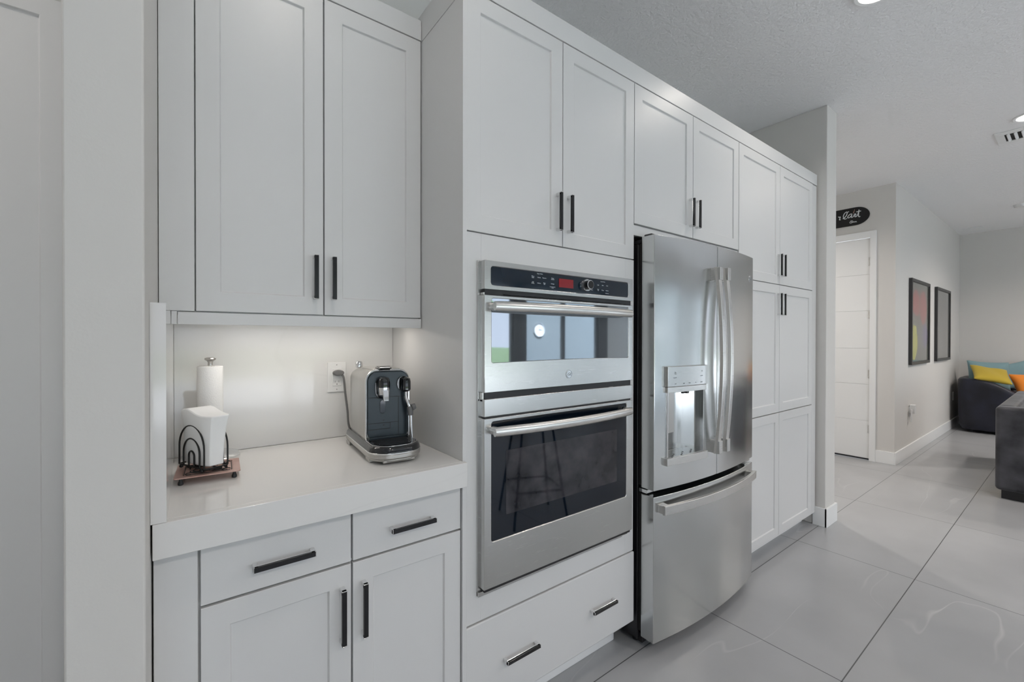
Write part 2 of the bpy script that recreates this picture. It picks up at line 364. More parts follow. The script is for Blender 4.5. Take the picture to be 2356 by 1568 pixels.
obj('door_handle', bm, 'chrome', root, smooth=True)
bm = NB(); bx(bm, 6.168, 6.196, 1.475, 2.29, .004, .018); obj('door_gap_shade', bm, 'black', root)  # black strip standing in for the shaded gap under the door

# ------------------------------------------------------------------ cabinet joinery
def shaker(x0, x1, z0, z1, y, st=.056, th=.02, rec=.007):
    """door with raised frame and flat recessed panel, front face at y"""
    bm_ = NB(); a, b_, c, d = x0+st, x1-st, z0+st, z1-st
    def q(pts): return [bm_.verts.new(p) for p in pts]
    o_ = q([(x0, y, z0), (x1, y, z0), (x1, y, z1), (x0, y, z1)])
    i_ = q([(a, y, c), (b_, y, c), (b_, y, d), (a, y, d)])
    e = .003
    r_ = q([(a+e, y+rec, c+e), (b_-e, y+rec, c+e), (b_-e, y+rec, d-e), (a+e, y+rec, d-e)])
    k_ = q([(x0, y+th, z0), (x1, y+th, z0), (x1, y+th, z1), (x0, y+th, z1)])
    for i in range(4):
        j = (i+1) % 4
        bm_.faces.new((o_[i], o_[j], i_[j], i_[i])); bm_.faces.new((i_[i], i_[j], r_[j], r_[i])); bm_.faces.new((o_[i], k_[i], k_[j], o_[j]))
    bm_.faces.new(r_); bm_.faces.new(k_[::-1])
    return bm_
def slab(x0, x1, z0, z1, y, th=.02):
    bm_ = NB(); bx(bm_, x0, x1, y, y+th, z0, z1); return bm_
def handle_bm(cx, cz, y, vertical, length=.14, so=.028, w_=.0125):
    """black bar with chrome ends on two square chrome posts; y is the door face"""
    bm_ = NB(); h = length/2; t_ = .010
    yf = y-so
    def B(u0, u1, v0, v1, y0, y1, mi):
        if vertical: bx(bm_, cx+v0, cx+v1, y0, y1, cz+u0, cz+u1, mi)
        else: bx(bm_, cx+u0, cx+u1, y0, y1, cz+v0, cz+v1, mi)
    hw = w_/2
    for s in (-1, 1):
        u0, u1 = sorted((s*h, s*(h-.011)))
        B(u0, u1, -hw, hw, yf+.001, y, 0)                       # post
        u0, u1 = sorted((s*h, s*(h-.002)))
        B(u0, u1, -hw-.0006, hw+.0006, yf-.0008, yf+t_, 0)
    B(-h+.002, h-.002, -hw, hw, yf, yf+t_-.002, 1)
    B(-h+.002, h-.002, -hw-.0004, hw+.0004, yf+t_-.002, yf+t_, 0)
    return bm_
def add_handle(parent, *a, **k): return obj('handle', handle_bm(*a, **k), ['chrome', 'handleblack'], parent, bevel=.0008, segs=1)

G = 'white shaker kitchen cabinetry'
# --- wall cabinet over the coffee nook
YU = 1.492; PX = .698
t = thing('wall_cabinet', 'white two-door wall cabinet hanging over the coffee machine nook', 'cabinet', (.32, YU, 1.41))
bm = NB(); bx(bm, -.062, PX-.004, YU+.021, YB-.002, 1.452, 2.48); obj('body', bm, 'carcass', t)
bm = NB(); bx(bm, -.0625, .015, YU+.001, YU+.021, 1.448, 2.475); obj('filler_strip', bm, 'paint', t, bevel=.001)
dl = obj('door', shaker(.018, .3525, 1.449, 2.475, YU), 'paint', t, bevel=.0012); add_handle(dl, .327, 1.568, YU, True)
dr = obj('door', shaker(.3565, PX-.004, 1.449, 2.475, YU), 'paint', t, bevel=.0012); add_handle(dr, .382, 1.568, YU, True)
bm = NB(); bx(bm, -.0625, PX-.002, YU-.001, YU+.019, 2.479, 2.553); obj('crown_board', bm, 'paint', t, bevel=.001)
bm = NB(); bx(bm, -.0365, -.024, YU, YU+.018, 1.411, 1.447); bx(bm, -.0225, PX-.003, YU-.002, YU+.016, 1.411, 1.445); obj('light_rail', bm, 'paint', t, bevel=.001)
bm = NB(); bx(bm, -.036, PX-.005, YU+.018, YB-.002, 1.438, 1.451); obj('underside', bm, 'paint', t)

# under cabinet light
t = thing('under_cabinet_light', 'slim lit strip light fixed under the wall cabinet', 'light', (.36, 1.60, 1.42))
bm = NB(); bx(bm, .06, .64, 1.582, 1.612, 1.431, 1.438); obj('housing', bm, 'white', t)
bm = NB(); bx(bm, .065, .635, 1.587, 1.607, 1.427, 1.431); obj('diffuser', bm, 'led', t)
area('under_cabinet_lamp', (.35, 1.597, 1.425), (0, 0, 0), .56, .018, .50, (1, .93, .86))

# --- base cabinet
t = thing('base_cabinet', 'white base cabinet with two drawers over two doors under the worktop', 'cabinet', (.32, D, 0))
bm = NB(); bx(bm, -.062, PX-.004, D+.021, YB-.002, .11, .905); obj('body', bm, 'carcass', t)
bm = NB(); bx(bm, -.0605, .0165, D+.001, D+.021, .0, .906); obj('filler_strip', bm, 'paint', t, bevel=.001)
bm = NB(); bx(bm, .0165, PX-.004, D+.07, D+.085, 0, .12); obj('toe_kick', bm, 'paint', t)
for (x0, x1, hx) in ((.0215, .3535, .355-.026), (.3585, PX-.003, .355+.031)):
    d_ = obj('drawer', slab(x0, x1, .7665, .903, D), 'paint', t, bevel=.0015); add_handle(d_, (x0+x1)/2+.003, .826, D, False, length=.138)
    d_ = obj('door', shaker(x0, x1, .13, .7605, D), 'paint', t, bevel=.0012); add_handle(d_, hx, .632, D, True, length=.147)

# --- worktop and splashbacks
bm = NB(); bx(bm, -.0605, .7025, 1.166, PX and 1.188, .907, .983); bx(bm, -.0605, PX-.001, 1.188, YB-.014, .907, .983)
o = obj('worktop', bm, 'quartz', None, bevel=.0015); tag(o, 'thick white quartz worktop with faint grey veins under the coffee machine', 'countertop')
t = thing('splashback', 'white quartz slabs lining the back and left side of the coffee nook', 'splashback', (.32, YB-.01, .983))
bm = NB(); bx(bm, -.0365, PX-.001, YB-.014, YB-.001, .984, 1.437); obj('back_slab', bm, 'quartz', t)
bm = NB(); bx(bm, -.0635, -.037, 1.166, YU-.001, .984, 1.447); bx(bm, -.0635, -.037, YU-.001, YB-.001, .984, 1.437); obj('side_slab', bm, 'quartz', t)

# --- oven cabinet
ZT = 2.497
t = thing('oven_cabinet', 'tall white cabinet framing the built-in double oven', 'cabinet', (1.13, D, 0))
bm = NB(); bx(bm, PX, .7135, 1.190, YB-.002, 0, 2.475); obj('side_panel', bm, 'paint', t, bevel=.0008)
bm = NB(); bx(bm, .714, 1.569, D+.021, YB-.002, 1.70, ZT); bx(bm, .714, 1.569, D+.03, YB-.002, .105, .50)
bx(bm, 1.552, 1.571, D+.021, YB-.002, .13, 2.495); obj('body', bm, 'carcass', t)
bm = NB()   # face frame round the oven
bx(bm, .714, .772, D, D+.02, .441, 1.718); bx(bm, 1.512, 1.5695, D, D+.02, .441, 1.718); bx(bm, .772, 1.512, D, D+.02, 1.61, 1.718); bx(bm, .772, 1.512, D, D+.02, .441, .545)
obj('face_frame', bm, 'paint', t, bevel=.0008)
d_ = obj('door', shaker(.7135, 1.1385, 1.7225, ZT, D), 'paint', t, bevel=.0012); add_handle(d_, 1.111, 1.847, D, True, length=.142)
d_ = obj('door', shaker(1.1425, 1.5695, 1.7225, ZT, D), 'paint', t, bevel=.0012); add_handle(d_, 1.1685, 1.847, D, True, length=.142)
d_ = obj('drawer', slab(.7135, 1.573, .128, .4355, D-.004, .022), 'paint', t, bevel=.004)
add_handle(d_, .935, .273, D-.004, False, length=.146); add_handle(d_, 1.362, .277, D-.004, False, length=.142)
bm = NB(); bx(bm, .714, 1.552, D+.09, D+.105, 0, .127); obj('toe_kick', bm, 'trim', t, bevel=.003)

# --- cabinet over the refrigerator
t = thing('fridge_top_cabinet', 'white two-door cabinet above the stainless refrigerator', 'cabinet', (2.04, D, 1.87))
bm = NB(); bx(bm, 1.573, 2.519, D+.021, YB-.002, 1.868, ZT); obj('body', bm, 'carcass', t)
bm = NB(); bx(bm, 1.5735, 2.5185, D+.006, D+.02, 1.832, 1.876); obj('lower_rail', bm, 'paint', t)
d_ = obj('door', shaker(1.5735, 2.0415, 1.882, ZT, D), 'paint', t, bevel=.0012); add_handle(d_, 2.0145, 2.003, D, True, length=.142)
d_ = obj('door', shaker(2.0455, 2.5195, 1.882, ZT, D), 'paint', t, bevel=.0012); add_handle(d_, 2.0715, 2.003, D, True, length=.142)

# --- pantry cabinet
t = thing('pantry_cabinet', 'tall white six-door pantry cabinet right of the refrigerator', 'cabinet', (3.1, D, 0))
bm = NB(); bx(bm, 2.523, 3.70, D+.021, YB-.002, .10, ZT); obj('body', bm, 'carcass', t)
bm = NB(); bx(bm, 3.631, 3.7045, D+.001, D+.021, .095, 2.494); obj('filler_strip', bm, 'paint', t, bevel=.001)
bm = NB(); bx(bm, 2.53, 3.70, D+.085, D+.10, 0, .10); obj('toe_kick', bm, 'trim', t)
rows = [(.095, .893, None), (.899, 1.7225, 1.597), (1.7275, ZT, 1.849)]
for (z0, z1, hz) in rows:
    for (x0, x1, hx) in ((2.5245, 3.0735, 3.047), (3.0775, 3.6275, 3.104)):
        d_ = obj('door', shaker(x0, x1, z0, z1, D), 'paint', t, bevel=.0012)
        if hz: add_handle(d_, hx, hz, D, True, length=.142)
# crown board over the tall run
bm = NB(); bx(bm, PX-.0005, 3.7045, D-.002, D+.018, 2.500, 2.579); bx(bm, PX-.0005, .7135, D+.018, YB-.002, 2.4775, 2.579)
bx(bm, .714, 3.700, D+.018, YB-.002, 2.50, 2.515)
o = obj('crown_board', bm, 'paint', None, bevel=.001); tag(o, 'long white crown board along the top of the tall cabinets', 'trim board')

# left hand pantry cupboard seen past the wall end
t = thing('tall_cupboard', 'tall white shaker cupboard at the left edge, beyond the wall end', 'cabinet', (-.7, 1.82, 0))
bm = NB(); bx(bm, -1.2, -.28, 1.841, 2.398, .09, 2.37); obj('body', bm, 'carcass', t)
obj('door', shaker(-.742, -.285, .1, 2.362, 1.82), 'paint', t, bevel=.0012)
obj('door', shaker(-1.2, -.746, .1, 2.362, 1.82), 'paint', t, bevel=.0012)
bm = NB(); bx(bm, -1.2, -.28, 1.90, 1.915, 0, .09); obj('toe_kick', bm, 'trim', t)

# ------------------------------------------------------------------ double wall oven
t = thing('wall_oven', 'built-in stainless double wall oven with red clock display', 'oven', (1.14, D, .528))
FO = 1.165
bm = NB(); bx(bm, .774, 1.510, 1.20, 1.74, .546, 1.608); obj('casing', bm, 'black', t)
def stadium_plate(x0, x1, z0, z1, y0, y1, r=.012):
    bm_ = NB(); prism_y(bm_, rrect(x0, x1, z0, z1, r), y0, y1); return bm_
def ring_door(x0, x1, z0, z1, gx0, gx1, gz0, gz1, y, th, r=.014, sag=0.0):
    """rectangular steel door front with rounded opening; sag bows the lower edge of the opening"""
    bm_ = NB(); inn = rrect(gx0, gx1, gz0, gz1, r, 6)
    n = len(inn)
    inn = [(x, z - (sag*(1-((x-(gx0+gx1)/2)/((gx1-gx0)/2))**2) if z < (gz0+gz1)/2 else 0)) for x, z in inn]
    # refine straight runs
    P = []
    for i in range(n):
        a, b_ = inn[i], inn[(i+1) % n]; L = math.hypot(a[0]-b_[0], a[1]-b_[1]); k = 10 if L > .2 else 1
        for j in range(k):
            u = j/k; x = a[0]+(b_[0]-a[0])*u; z = a[1]+(b_[1]-a[1])*u
            if k > 1 and abs(a[1]-b_[1]) < .02 and a[1] < (gz0+gz1)/2: z = a[1] - sag*(1-((x-(gx0+gx1)/2)/((gx1-gx0)/2))**2) if sag else z
            P.append((x, z))
    cx, cz = (gx0+gx1)/2, (gz0+gz1)/2
    def outer(p):
        dx, dz = p[0]-cx, p[1]-cz
        # project each opening point to the outer rectangle by side
        s = min((x1-cx)/dx if dx > 0 else (x0-cx)/dx if dx < 0 else 1e9, (z1-cz)/dz if dz > 0 else (z0-cz)/dz if dz < 0 else 1e9)
        return (cx+dx*s, cz+dz*s)
    O = [outer(p) for p in P]
    # snap nearest to the true corners
    for c in ((x0, z0), (x1, z0), (x1, z1), (x0, z1)):
        i = min(range(len(O)), key=lambda k: (O[k][0]-c[0])**2+(O[k][1]-c[1])**2); O[i] = c
    nP = len(P)
    A = [bm_.verts.new((x, y, z)) for x, z in P]; B = [bm_.verts.new((x, y, z)) for x, z in O]
    C = [bm_.verts.new((x, y+th, z)) for x, z in O]; Dv = [bm_.verts.new((x, y+.004, z)) for x, z in P]
    for i in range(nP):
        j = (i+1) % nP
        bm_.faces.new((A[i], A[j], B[j], B[i])); bm_.faces.new((B[i], B[j], C[j], C[i])); bm_.faces.new((A[i], Dv[i], Dv[j], A[j]))
    bm_.faces.new(C[::-1]); bm_.faces.new(Dv)
    gp = [bm_.verts.new((x, y+.0032, z)) for x, z in P]
    f = bm_.faces.new(gp); f.material_index = 1
    return bm_
X0, X1 = .7635, 1.5225
bm = NB(); bx(bm, X0-.008, X1, 1.192, 1.1975, .528, 1.628); obj('mounting_flange', bm, 'steel', t, bevel=.0008)
bm = NB(); bx(bm, X0+.006, X1-.008, 1.1720, 1.1915, .545, 1.622); obj('inner_frame', bm, 'black', t)
pn = obj('control_panel', ring_door(X0, X1-.002, 1.5335, 1.627, .790, 1.493, 1.5475, 1.6095, FO, .03, .010), ['steel', 'panelblack'], t, bevel=.002)
bm = NB(); bx(bm, 1.093, 1.166, FO+.0015, FO+.003, 1.5625, 1.5945); obj('display', bm, 'red', pn)
bm = NB(); cyl(bm, (1.236, FO+.003, 1.580), (1.236, FO-.006, 1.580), .0245, .0225, 40, 0); cyl(bm, (1.236, FO-.006, 1.580), (1.236, FO-.022, 1.580), .0185, .0178, 40, 1)
cyl(bm, (1.236, FO-.022, 1.580), (1.236, FO-.0235, 1.580), .0178, .0162, 40, 0); cyl(bm, (1.236, FO-.0235, 1.580), (1.236, FO-.024, 1.580), .0150, .0150, 40, 1)
obj('knob', bm, ['chrome', 'blackgloss'], pn, smooth=True)
LY = FO+.0020
items = []
def T(s, x, z, size=.0052): items.append((s, size, FY(x, LY, z)))
T('Upper Oven', 1.000, 1.603); T('Micro\nwave', .968, 1.5895); T('Reheat', .9965, 1.5895); T('Popcorn', 1.0215, 1.5895)
T('Add\n30 Sec', .968, 1.5695); T('Defrost', .9965, 1.5695); T('Start\nOff', 1.0215, 1.5695)
T('Timer\nOn/Off', 1.061, 1.590); T('Settings', 1.061, 1.572); T('Lock Controls\n3 Secs', 1.061, 1.559, .0045)
T('Self\nClean', 1.268, 1.5665); T('Cook', 1.268, 1.586)
T('Lower Oven', 1.332, 1.601); T('Light', 1.305, 1.5865); T('Bake', 1.332, 1.5865); T('Broil', 1.358, 1.5865)
T('Start\nOff', 1.305, 1.567); T('Warm', 1.332, 1.567); T('Options', 1.358, 1.567); T('Hold 3 Secs', 1.358, 1.556, .0042)
for it in items: obj('lettering', text_bm([it]), 'letters', pn)

def bar_handle(x0, x1, z, yend, ymid, rx, rz, yface):
    """bowed oval bar with round end caps and short posts"""
    bm_ = NB(); n = 24; rings = []
    for i in range(n+1):
        u = i/n; x = x0+(x1-x0)*u; y = ymid+(yend-ymid)*(2*u-1)**2
        k = 1 if .012 < u < .988 else .93
        rings.append([(x, y+rx*k*cos(2*pi*j/16), z+rz*k*sin(2*pi*j/16)) for j in range(16)])
    ringloft(bm_, rings)
    for s, x in ((1, x0+.012), (-1, x1-.012)):
        ringloft(bm_, [[(x+.011*cos(2*pi*j/16), yy, z+.0145*sin(2*pi*j/16)) for j in range(16)] for yy in (yend, yface)])
    return bm_
md = obj('microwave_door', ring_door(X0, X1-.002, 1.197, 1.5145, .7925, 1.493, 1.2925, 1.5055, FO, .03, .010, sag=-.004), ['steel', 'glassmicro'], t, bevel=.002)
obj('handle', bar_handle(.786, 1.479, 1.4775, 1.138, 1.108, .010, .0165, FO), 'steelh', md, smooth=True)
def badge(parent, x, y, z, r):
    bm_ = NB(); cyl(bm_, (x, y, z), (x, y-.002, z), r, r, 40, 0)
    for i in range(40):
        pass
    tx = text_bm([('GE', r*1.0, FY(x, y-.0022, z), .25)], .0003)
    o_ = obj('badge', bm_, ['chrome'], parent, bevel=.0006)
    pts = [(x+r*.82*cos(2*pi*i/36), y-.0022, z+r*.82*sin(2*pi*i/36)) for i in range(37)]
    tube(tx, pts, r*.035, 6); obj('badge_letters', tx, 'greyletters', parent)
badge(md, 1.143, FO, 1.240, .0165)
bm = NB()
bx(bm, X0, .800, 1.176, 1.19, 1.168, 1.197); bx(bm, 1.495, X1, 1.176, 1.19, 1.168, 1.197)
bx(bm, .800, 1.495, 1.178, 1.19, 1.178, 1.186); bx(bm, .800, 1.495, 1.178, 1.19, 1.190, 1.197)
obj('vent_strip', bm, 'steelh', t)
bm = NB(); bx(bm, X0, X1-.002, FO, FO+.03, 1.1185, 1.176); obj('middle_band', bm, 'steel', t, bevel=.002)
bm = NB(); bx(bm, X0+.002, .80, 1.173, 1.19, 1.516, 1.523); bx(bm, .84, 1.47, 1.172, 1.19, 1.518, 1.520)
obj('upper_vent', bm, 'steelh', t)
od = obj('lower_door', ring_door(X0, X1-.002, .5565, 1.1125, .7925, 1.483, .706, 1.101, FO, .03, .010), ['steel', 'glassblack'], t, bevel=.002)
obj('handle', bar_handle(.786, 1.479, 1.0725, 1.138, 1.106, .010, .0165, FO), 'steelh', od, smooth=True)
bm = NB(); prism_y(bm, rrect(.853, 1.422, .782, .998, .004), FO+.0026, FO+.0034); obj('door_window', bm, 'stippled', od)
bm = NB(); bx(bm, X0-.008, 1.480, 1.186, 1.198, .528, .5435); obj('bottom_trim', bm, 'steel', t, bevel=.0008)

# ------------------------------------------------------------------ refrigerator
t = thing('refrigerator', 'stainless french-door refrigerator with water dispenser', 'refrigerator', (2.054, 1.2, 0))
FX0, FX1 = 1.600, 2.508
def fy(x): return 1.113 - .038*(1-((x-2.054)/.454)**2)
bm = NB(); bx(bm, FX0+.004, FX1-.004, 1.200, 1.77, .03, 1.795); obj('body', bm, 'black', t, bevel=.004)
bm = NB(); bx(bm, FX0+.012, FX1-.012, 1.180, 1.200, .07, .692); bx(bm, FX0+.012, FX1-.012, 1.180, 1.200, .722, 1.80); obj('door_gasket', bm, 'gap', t)
def curved_door(x0, x1, z0, z1, hole=None, yb=1.180, n=14):
    bm_ = NB(); xs = [x0+(x1-x0)*i/n for i in range(n+1)]
    if hole: xs = sorted([x for x in xs if min(abs(x-hole[0]), abs(x-hole[1])) > .012] + [hole[0], hole[1]])
    zs = [z0] + ([hole[2], hole[3]] if hole else []) + [z1]
    ed = .006
    def Y(x):
        y = fy(x)
        return y
    V = {}
    def v(x, y, z):
        k = (round(x, 5), round(y, 5), round(z, 5))
        if k not in V: V[k] = bm_.verts.new(k)
        return V[k]
    for a, b_ in zip(xs, xs[1:]):
        for c, d in zip(zs, zs[1:]):
            if hole and a >= hole[0]-1e-6 and b_ <= hole[1]+1e-6 and c >= hole[2]-1e-6 and d <= hole[3]+1e-6: continue
            bm_.faces.new((v(a, Y(a), c), v(b_, Y(b_), c), v(b_, Y(b_), d), v(a, Y(a), d)))
        for z in (z0, z1): bm_.faces.new((v(a, Y(a), z), v(b_, Y(b_), z), v(b_, yb, z), v(a, yb, z)))
    for x in (x0, x1):
        for c, d in zip(zs, zs[1:]): bm_.faces.new((v(x, Y(x), c), v(x, Y(x), d), v(x, yb, d), v(x, yb, c)))
    bm_.faces.new([v(a, yb, z0) for a in xs] + [v(x1, yb, z) for z in zs[1:-1]] + [v(a, yb, z1) for a in xs[::-1]] + [v(x0, yb, z) for z in zs[1:-1][::-1]])
    if hole:
        hx = [x for x in xs if hole[0]-1e-6 <= x <= hole[1]+1e-6]; dp = 1.172
        def back(x):   # curved back of the recess
            u = (x-hole[0])/(hole[1]-hole[0]); return fy(x)+.012+(dp-fy(x)-.012)*min(1, math.sqrt(max(0, sin(pi*min(.97, max(.03, u)))))*1.1)
        for a, b_ in zip(hx, hx[1:]):
            bm_.faces.new((v(a, back(a), hole[2]), v(b_, back(b_), hole[2]), v(b_, back(b_), hole[3]), v(a, back(a), hole[3])))
            for z in (hole[2], hole[3]): bm_.faces.new((v(a, Y(a), z), v(b_, Y(b_), z), v(b_, back(b_), z), v(a, back(a), z)))
        for x in (hole[0], hole[1]): bm_.faces.new((v(x, Y(x), hole[2]), v(x, Y(x), hole[3]), v(x, back(x), hole[3]), v(x, back(x), hole[2])))
    return bm_
HX0, HX1 = 1.672, 1.928
ld = obj('left_door', curved_door(FX0, 2.0515, .716, 1.822, (HX0, HX1, .850, 1.150)), 'steelf', t, bevel=.003)
rd = obj('right_door', curved_door(2.0565, FX1, .716, 1.822), 'steelf', t, bevel=.003)
fd = obj('freezer_drawer', curved_door(FX0, FX1, .056, .690), 'steelf', t, bevel=.003)
def vhandle(x0, x1, z0, z1):
    bm_ = NB(); n = 20; rings = []
    for i in range(n+1):
        u = i/n; z = z0+(z1-z0)*u; y = 1.014+.030*(2*u-1)**2
        rings.append([(x0, y+.016, z), (x0+.004, y, z), (x1-.004, y, z), (x1, y+.016, z)])
    ringloft(bm_, rings)
    for s in (0, 1):
        a, b_ = ((z1-.062, z1-.002) if s else (z0+.002, z0+.062))
        bx(bm_, x0+.003, x1-.003, 1.030, fy((x0+x1)/2)+.006, a, b_, 0)
    return bm_
obj('handle', vhandle(1.990, 2.024, .830, 1.712), 'steelh', ld, bevel=.0015)
obj('handle', vhandle(2.064, 2.097, .830, 1.716), 'steelh', rd, bevel=.0015)
bm = NB(); rings = []
for i in range(25):
    u = i/24; x = 1.632+(2.482-1.632)*u; y = 1.034+.044*(2*u-1)**2
    rings.append([(x, y+.014, .613), (x, y, .615), (x, y, .653), (x, y+.014, .655)])
ringloft(bm, rings)
for xa in (1.634, 2.440): bx(bm, xa, xa+.040, 1.080, fy(xa+.02)+.008, .617, .651)
obj('handle', bm, 'steelh', fd, bevel=.0015)
badge(rd, 2.452, fy(2.452)-.0008, 1.700, .017)
# dispenser parts
def arcplate(x0, x1, z0, z1, out_, th, n=8, rr=0):
    bm_ = NB(); ringloft(bm_, [[(x, fy(x)-out_, z0), (x, fy(x)-out_, z1), (x, fy(x)-out_+th, z1), (x, fy(x)-out_+th, z0)] for x in [x0+(x1-x0)*i/n for i in range(n+1)]]); return bm_
dp = obj('dispenser_panel', arcplate(1.660, 1.940, 1.163, 1.252, .018, .018), 'steel', ld, bevel=.002)
obj('dispenser_lip', arcplate(1.664, 1.936, 1.137, 1.162, .014, .040), 'steelh', ld, bevel=.001)
bm = arcplate(1.658, 1.942, .820, .852, .018, .02); obj('drip_tray', bm, 'steelh', ld, bevel=.001)
bm = NB(); ringloft(bm, [[(x, fy(x)-.006, .851), (x, fy(x)-.006, .8535), (x, 1.165, .8535), (x, 1.165, .851)] for x in [HX0+.004+(HX1-HX0-.008)*i/8 for i in range(9)]])
for i in range(9): cyl(bm, (1.70+.024*i, 1.09+.012*(i % 3), .8535), (1.70+.024*i, 1.09+.012*(i % 3), .8542), .004, n=10, mi=1)
obj('drip_grille', bm, ['steel', 'gap'], ld)
bm = NB(); bx(bm, 1.690, 1.745, 1.110, 1.122, .955, 1.137); obj('dispenser_paddle', bm, 'coffeegrey', ld, bevel=.001)
bm = NB(); bx(bm, 1.795, 1.812, 1.078, 1.10, 1.128, 1.142); bx(bm, 1.775, 1.783, 1.085, 1.095, 1.128, 1.137); obj('water_nozzle', bm, 'black', ld)
for xa in (HX0, HX1-.006):
    bm = NB(); bx(bm, xa, xa+.006, fy(xa)-.006, fy(xa)+.01, .852, 1.137); obj('dispenser_side_trim', bm, 'chrome', ld)
bm = NB(); bx(bm, 1.80, 1.86, 1.11, 1.13, 1.1475, 1.1495); obj('dispenser_light', bm, 'blueled', ld)
l = bpy.data.lights.new('dispenser_lamp', 'AREA'); l.size = .03; l.energy = .02; l.color = (.45, .5, 1)
o = bpy.data.objects.new('dispenser_lamp', l); o.location = (1.83, 1.11, 1.143); COL.objects.link(o)
items = []
for (s, x, z) in (('Filter', 1.707, 1.226), ('Reset', 1.707, 1.220), ('Door Alarm', 1.707, 1.203), ('Lock', 1.707, 1.176), ('Light', 1.762, 1.176), ('Water', 1.802, 1.176), ('Ice', 1.846, 1.176), ('Cubed', 1.888, 1.176), ('Fill', 1.892, 1.226), ('Crushed', 1.888, 1.205)):
    items.append((s, .0058, FY(x, fy(x)-.0185, z)))
for it in items: obj('lettering', text_bm([it], .0003), 'greyletters', ld)
# hinge covers, feet
for xa, xb in ((FX0+.004, FX0+.085), (FX1-.085, FX1-.004)):
    bm = NB(); bx(bm, xa, xb, 1.145, 1.30, 1.795, 1.812); bx(bm, xa+.006, xb-.006, 1.135, 1.175, 1.8, 1.832); bx(bm, xa, xb-.01, 1.128, 1.150, 1.790, 1.826)
    obj('hinge_cover', bm, 'black', t, bevel=.004)
bm = NB(); bx(bm, FX0+.02, FX1-.02, 1.185, 1.22, .012, .056); obj('base_grille', bm, 'black', t, bevel=.003)
for xa in (FX0+.05, FX1-.05):
    for ya in (1.235, 1.70):
        bm = NB(); cyl(bm, (xa, ya, 0), (xa, ya, .035), .022); obj('foot', bm, 'black', t, smooth=True)
for xa, xb, ya in ((FX0+.002, FX0+.05, 1.150), (FX1-.06, FX1-.004, 1.125)):
    bm = NB(); bx(bm, xa, xb, ya, ya+.042, .695, .712); obj('middle_hinge', bm, 'chrome', t, bevel=.002)

# ------------------------------------------------------------------ coffee machine
cz = .983
t = thing('coffee_machine', 'black and steel capsule coffee machine with milk steam wand', 'coffee machine', (.537, 1.408, cz), R(-4)); t.scale = (.98, .98, 1.08)
def rr_xy(x0, x1, y0, y1, rf, rb, n=8):
    pts = []
    for (cx_, cy_, a0, r) in ((x1-rb, y1-rb, 0, rb), (x0+rb, y1-rb, 90, rb), (x0+rf, y0+rf, 180, rf), (x1-rf, y0+rf, 270, rf)):
        for k in range(n+1):
            a = R(a0+90*k/n); pts.append((cx_+r*cos(a), cy_+r*sin(a)))
    return pts
W2 = .073
# base : two feet blocks with arch between, grey skirt, chrome band, black tray rim
bm = NB()
prism_z(bm, rr_xy(-.086, .086, -.135, .265, .07, .02), .016, .030)
prism_z(bm, rr_xy(-.080, .080, -.128, .262, .065, .02), .008, .016)
for sx in (-1, 1):
    x0, x1 = sorted((sx*.084, sx*.05)); bx(bm, x0*.97, x1*.97, -.07, -.02, 0, .012); bx(bm, x0, x1, .2, .255, 0, .012)
bx(bm, -.052, .052, -.122, -.10, .004, .012)
obj('base', bm, 'coffeegrey', t, local=True, bevel=.003)
bm = NB(); prism_z(bm, rr_xy(-.0868, .0868, -.1365, .266, .071, .02), .0295, .0335); obj('chrome_band', bm, 'chrome', t, local=True, bevel=.0008)
bm = NB()
rg = []
for z, s in ((.0335, 0), (.043, .002), (.048, .006), (.050, .011)): rg.append([(x, y, z) for x, y in rr_xy(-.085+s, .085-s, -.134+s, .262, .069-s, .02)])
ringloft(bm, rg); dt = obj('drip_tray', bm, 'blackgloss', t, local=True, smooth=True)
bm = NB(); prism_z(bm, rr_xy(-.071, .071, -.119, .0, .057, .004), .050, .0515)
for i in range(-5, 6):
    w_ = .060*math.sqrt(max(.05, 1-(i/7)**2)) if i < 0 else .064
    bx(bm, -w_, w_, -.058+i*.0095, -.054+i*.0095, .0515, .0535)
obj('drip_grille', bm, 'blackgloss', dt, local=True, bevel=.0006)
bm = NB(); P = [(x, y, .0512) for x, y in rr_xy(-.074, .074, -.122, -.001, .060, .004)]; tube(bm, P+[P[0]], .0011, 6); obj('tray_trim', bm, 'chrome', dt, local=True)
# body shell: rounded-top arch wrapped around, open front
bm = NB()
arch = rrect(-W2, W2, .030, .262, .034, 8)
rings = [[(x*k, y, .146+(z-.146)*kz) for x, z in arch] for y, k, kz in ((.0, 1.0, 1.0), (.004, 1.02, 1.008), (.10, 1.03, 1.0), (.20, 1.02, .985), (.235, .985, .96), (.245, .93, .93))]
ringloft(bm, rings); obj('shell', bm, 'coffeegrey', t, local=True, smooth=True)
bm = NB(); a2 = [(x*1.035, .146+(z-.146)*1.022) for x, z in arch]; P = [(x, .0015, z) for x, z in arch]
tube(bm, P+[P[0]], .0038, 8); obj('front_trim', bm, 'chrome', t, local=True, smooth=True)
bm = NB(); prism_y(bm, rrect(-W2+.003, W2-.003, .045, .259, .031, 8), -.006, .003); fp = obj('front_panel', bm, 'coffeedark', t, local=True, bevel=.002)
bm = NB()   # panel seams
for (x0, x1, z0, z1) in ((-.069, .069, .1795, .181), (.0335, .035, .055, .180), (-.069, .034, .1005, .102), (-.069, .006, .082, .0835), (.005, .0065, .083, .101)):
    bx(bm, x0, x1, -.0066, -.0055, z0, z1)
for z in (.109, .094): prism_y(bm, [(-.0205, z+.0015), (-.0135, z+.0015), (-.017, z-.002)], -.0068, -.0058)
obj('panel_seams', bm, 'gap', fp, local=True)
bm = NB(); bx(bm, -.066, .066, -.014, -.004, .052, .060); obj('tray_ledge', bm, 'coffeedark', fp, local=True, bevel=.002)
